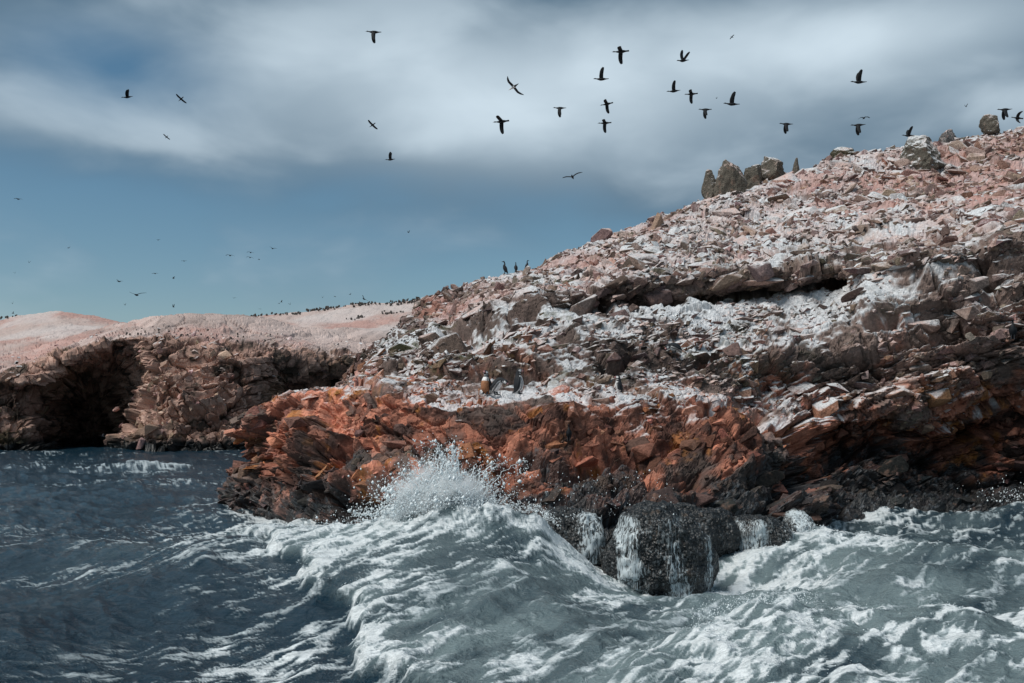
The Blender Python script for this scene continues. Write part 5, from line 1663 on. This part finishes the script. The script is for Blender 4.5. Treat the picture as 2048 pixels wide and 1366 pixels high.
def penguin(loc, yaw, label, pose='up', scale=1.0, dirty=False, tilt=0.0):
    """banded penguin facing +X before turning: dark back, white front with a dark band, pale ring round the face"""
    if pose == 'up':
        pts = [(-0.14, 0, 0.02), (-0.06, 0, 0.06), (0.0, 0, 0.16), (0.015, 0, 0.28), (0.01, 0, 0.39), (0.005, 0, 0.46), (0.01, 0, 0.52), (0.03, 0, 0.575), (0.075, 0, 0.585), (0.115, 0, 0.575), (0.16, 0, 0.56)]
    elif pose == 'bow':
        pts = [(-0.16, 0, 0.02), (-0.09, 0, 0.08), (-0.02, 0, 0.19), (0.05, 0, 0.29), (0.12, 0, 0.355), (0.185, 0, 0.37), (0.24, 0, 0.355), (0.29, 0, 0.33), (0.33, 0, 0.30), (0.355, 0, 0.275), (0.385, 0, 0.24)]
    else:                                              # lying hunched in a cleft
        pts = [(-0.22, 0, 0.02), (-0.16, 0, 0.08), (-0.08, 0, 0.15), (0.02, 0, 0.18), (0.10, 0, 0.20), (0.15, 0, 0.21), (0.19, 0, 0.20), (0.22, 0, 0.17), (0.25, 0, 0.14), (0.275, 0, 0.12), (0.30, 0, 0.10)]
    rad = [(0.03, 0.010), (0.085, 0.06), (0.125, 0.115), (0.125, 0.12), (0.10, 0.098), (0.068, 0.068), (0.056, 0.056), (0.060, 0.060), (0.042, 0.044), (0.020, 0.022), (0.005, 0.006)]
    sp, rd = dense(pts, rad, 44)
    brown = np.array((0.26, 0.12, 0.06))

    def col(t, a):
        front = math.sin(a)                            # 1 on the belly side
        if t > 0.94:
            return BLACK * 2
        if t > 0.80:                                   # face
            return np.array((0.50, 0.26, 0.26)) if t > 0.86 else SLATE
        if t > 0.62:
            side = abs(math.cos(a))
            if t > 0.66 and side > 0.72 and front > -0.35:
                return WHITE                           # white stripe round the cheek
            return SLATE
        if front > 0.62:
            base = WHITE
        elif front > 0.42:
            base = BLACK * 1.6                         # dark horseshoe band
        elif front > 0.18:
            base = WHITE
        else:
            base = SLATE
        if 0.50 < t < 0.56 and front > 0.18:
            base = BLACK * 1.6
        if dirty and t < 0.36 and front > 0.15:
            base = brown * (0.7 + 0.6 * front)
        return base
    parts = [loft(sp, rd, 22, (0, 1, 0), col)]
    sh = sp[int(len(sp) * 0.40)]; lo = sp[int(len(sp) * 0.16)]
    for sd in (-1, 1):
        w, wr = dense([sh + np.array((0.0, sd * 0.10, 0.03)), sh * 0.65 + lo * 0.35 + np.array((-0.01, sd * 0.15, 0.0)), sh * 0.3 + lo * 0.7 + np.array((-0.03, sd * 0.16, -0.02)), lo + np.array((-0.05, sd * 0.15, -0.03))],
                      [(0.030, 0.018), (0.040, 0.013), (0.032, 0.010), (0.006, 0.004)], 10)
        parts.append(loft(w, wr, 8, (1, 0, 0.2), lambda t, a: SLATE))
        parts.append(loft([(0.0, sd * 0.06, 0.08), (0.02, sd * 0.065, 0.02), (0.08, sd * 0.075, 0.005), (0.12, sd * 0.08, 0.0)], [(0.03, 0.03), (0.03, 0.02), (0.035, 0.012), (0.006, 0.004)], 7, (0, 1, 0), lambda t, a: SLATE * 1.3))
    v, f, c = join(parts)
    me = mesh_np('penguin', v, f, c, smooth=True)
    o = new_obj('penguin', me, None, M_PLUME)
    o.location = loc; o.rotation_euler = (0, R(tilt), R(yaw)); o.scale = (scale,) * 3
    return tag(o, label, 'penguin', 'penguins on the rock')


def stand(px, py, fwd=0.15, sink=0.02):
    g = ground_at(px, py, 4)
    return Vector((g.x, g.y - fwd, g.z - sink))


PENG = stand(1003, 790)
def on_ledge(px, py):
    d = PENG.y
    x = (px - CX) / FOC * d
    return Vector((x, d, CAMZ + (HZ - py) / FOC * d))
penguin(on_ledge(971, 789), 235, 'pale dirty-bellied penguin stretching up beside two dark penguins on the ledge', 'up', 1.10, True, -4)
penguin(on_ledge(991, 790), -28, 'dark penguin bowing its head beside the upright penguin on the ledge', 'bow', 1.12)
penguin(on_ledge(1036, 788), 14, 'upright dark penguin with a pink face on the ledge', 'up', 1.16)
penguin(stand(1348, 705, 0.25), 200, 'penguin hunched in a pale cleft of the upper cliff', 'lie', 1.15)
penguin(stand(1241, 775, 0.1) - Vector((0, 0, 0.22)), 165, 'penguin with only its head showing behind a rock above the red outcrop', 'up', 1.0)


# ------------------------------------------------------------------ bird colonies on the far ridge: too many and small to count
def colony():
    r = np.random.default_rng(99)
    v0, f0 = ico(1)
    pts = []
    nu, nv = PB.shape[:2]
    pxb = CX + PB[..., 0] / PB[..., 1] * FOC
    for (a, b, n, row, spread) in [(475, 535, 60, 68, 3), (545, 575, 25, 67, 2), (583, 602, 30, 66, 2), (614, 680, 110, 68, 3), (700, 748, 80, 67, 3), (770, 850, 130, 66, 4), (0, 40, 30, 69, 2), (695, 730, 30, 45, 2), (755, 800, 30, 48, 2)]:
        for k in range(int(n * 0.45)):
            i = r.integers(0, nu); j = int(np.clip(row + r.normal() * spread * 0.5, 0, nv - 4))
            sel = np.where((pxb[:, j] > a) & (pxb[:, j] < b))[0]
            if len(sel) == 0:
                continue
            i = sel[r.integers(0, len(sel))]
            pts.append(PB[i, j] + np.array([r.normal() * 0.5, r.normal() * 0.3, 0.22]))
    n_ridge = len(pts)
    m = np.where((VH > 4.4) & (VH < 5.8) & (QH[..., 1] > 0))
    pick = r.choice(len(m[0]), 130)
    for q in pick:
        p = QH[m[0][q], m[1][q]]
        pxx = CX + p[0] / p[1] * FOC
        if 230 < pxx < 560 and r.random() < 0.8:
            pts.append(p + np.array([0, 0, 0.15]))
    pts = np.array(pts); n = len(pts)
    sc = np.stack([r.uniform(0.10, 0.22, n), r.uniform(0.10, 0.2, n), r.uniform(0.13, 0.26, n)], -1)
    sc[n_ridge:] *= 0.62
    v = v0[None] * sc[:, None] + pts[:, None]
    f = f0[None] + (np.arange(n) * len(v0))[:, None, None]
    t = NT('distant_plumage'); t.bsdf((0.075, 0.070, 0.066), 0.8, 0.2)
    me = mesh_np('seabird_colony', v.reshape(-1, 3), f.reshape(-1, 3))
    tag(new_obj('seabird_colony', me, None, t.m), 'dark crowd of nesting seabirds on the pale far hills', kind='stuff')


colony()


# ------------------------------------------------------------------ mist hanging in the burst of spray
def mist(name, label, loc, half, dens):
    v, f = ico(3)
    x, y, z = [v[:, i].astype(F32) * 2 for i in range(3)]
    v = v * (1 + 0.25 * fbm(x, y, z, 3, 950))[:, None] * np.array(half)
    me = mesh_np(name, v, f, smooth=True)
    t = NT('spray_mist')
    tc = t.n('ShaderNodeTexCoord')
    pos = tc.outputs['Object']
    mp = t.n('ShaderNodeMapping'); mp.inputs['Scale'].default_value = tuple(1 / h for h in half); t.l(pos, mp.inputs[0])
    ln = t.n('ShaderNodeVectorMath', operation='LENGTH'); t.l(mp.outputs[0], ln.inputs[0])
    fall = t.math('POWER', t.ramp(ln.outputs['Value'], 1.0, 0.0), 1.6)
    n = t.ramp(t.noise(pos, 3.0, 5.0, 0.65, 0.6), 0.42, 0.68)
    d = t.math('MULTIPLY', t.math('MULTIPLY', fall, n), dens)
    pv = t.n('ShaderNodeVolumePrincipled')
    pv.inputs['Color'].default_value = (0.99, 0.995, 1.0, 1); t.l(d, pv.inputs['Density'])
    t.l(pv.outputs[0], t.out.inputs['Volume'])
    o = new_obj(name, me, None, t.m)
    o.location = loc
    return tag(o, label, kind='stuff')


mist('spray_mist', 'white mist hanging in the burst of spray', (-1.45, 20.15, 1.50), (1.25, 0.60, 0.85), 34.0)
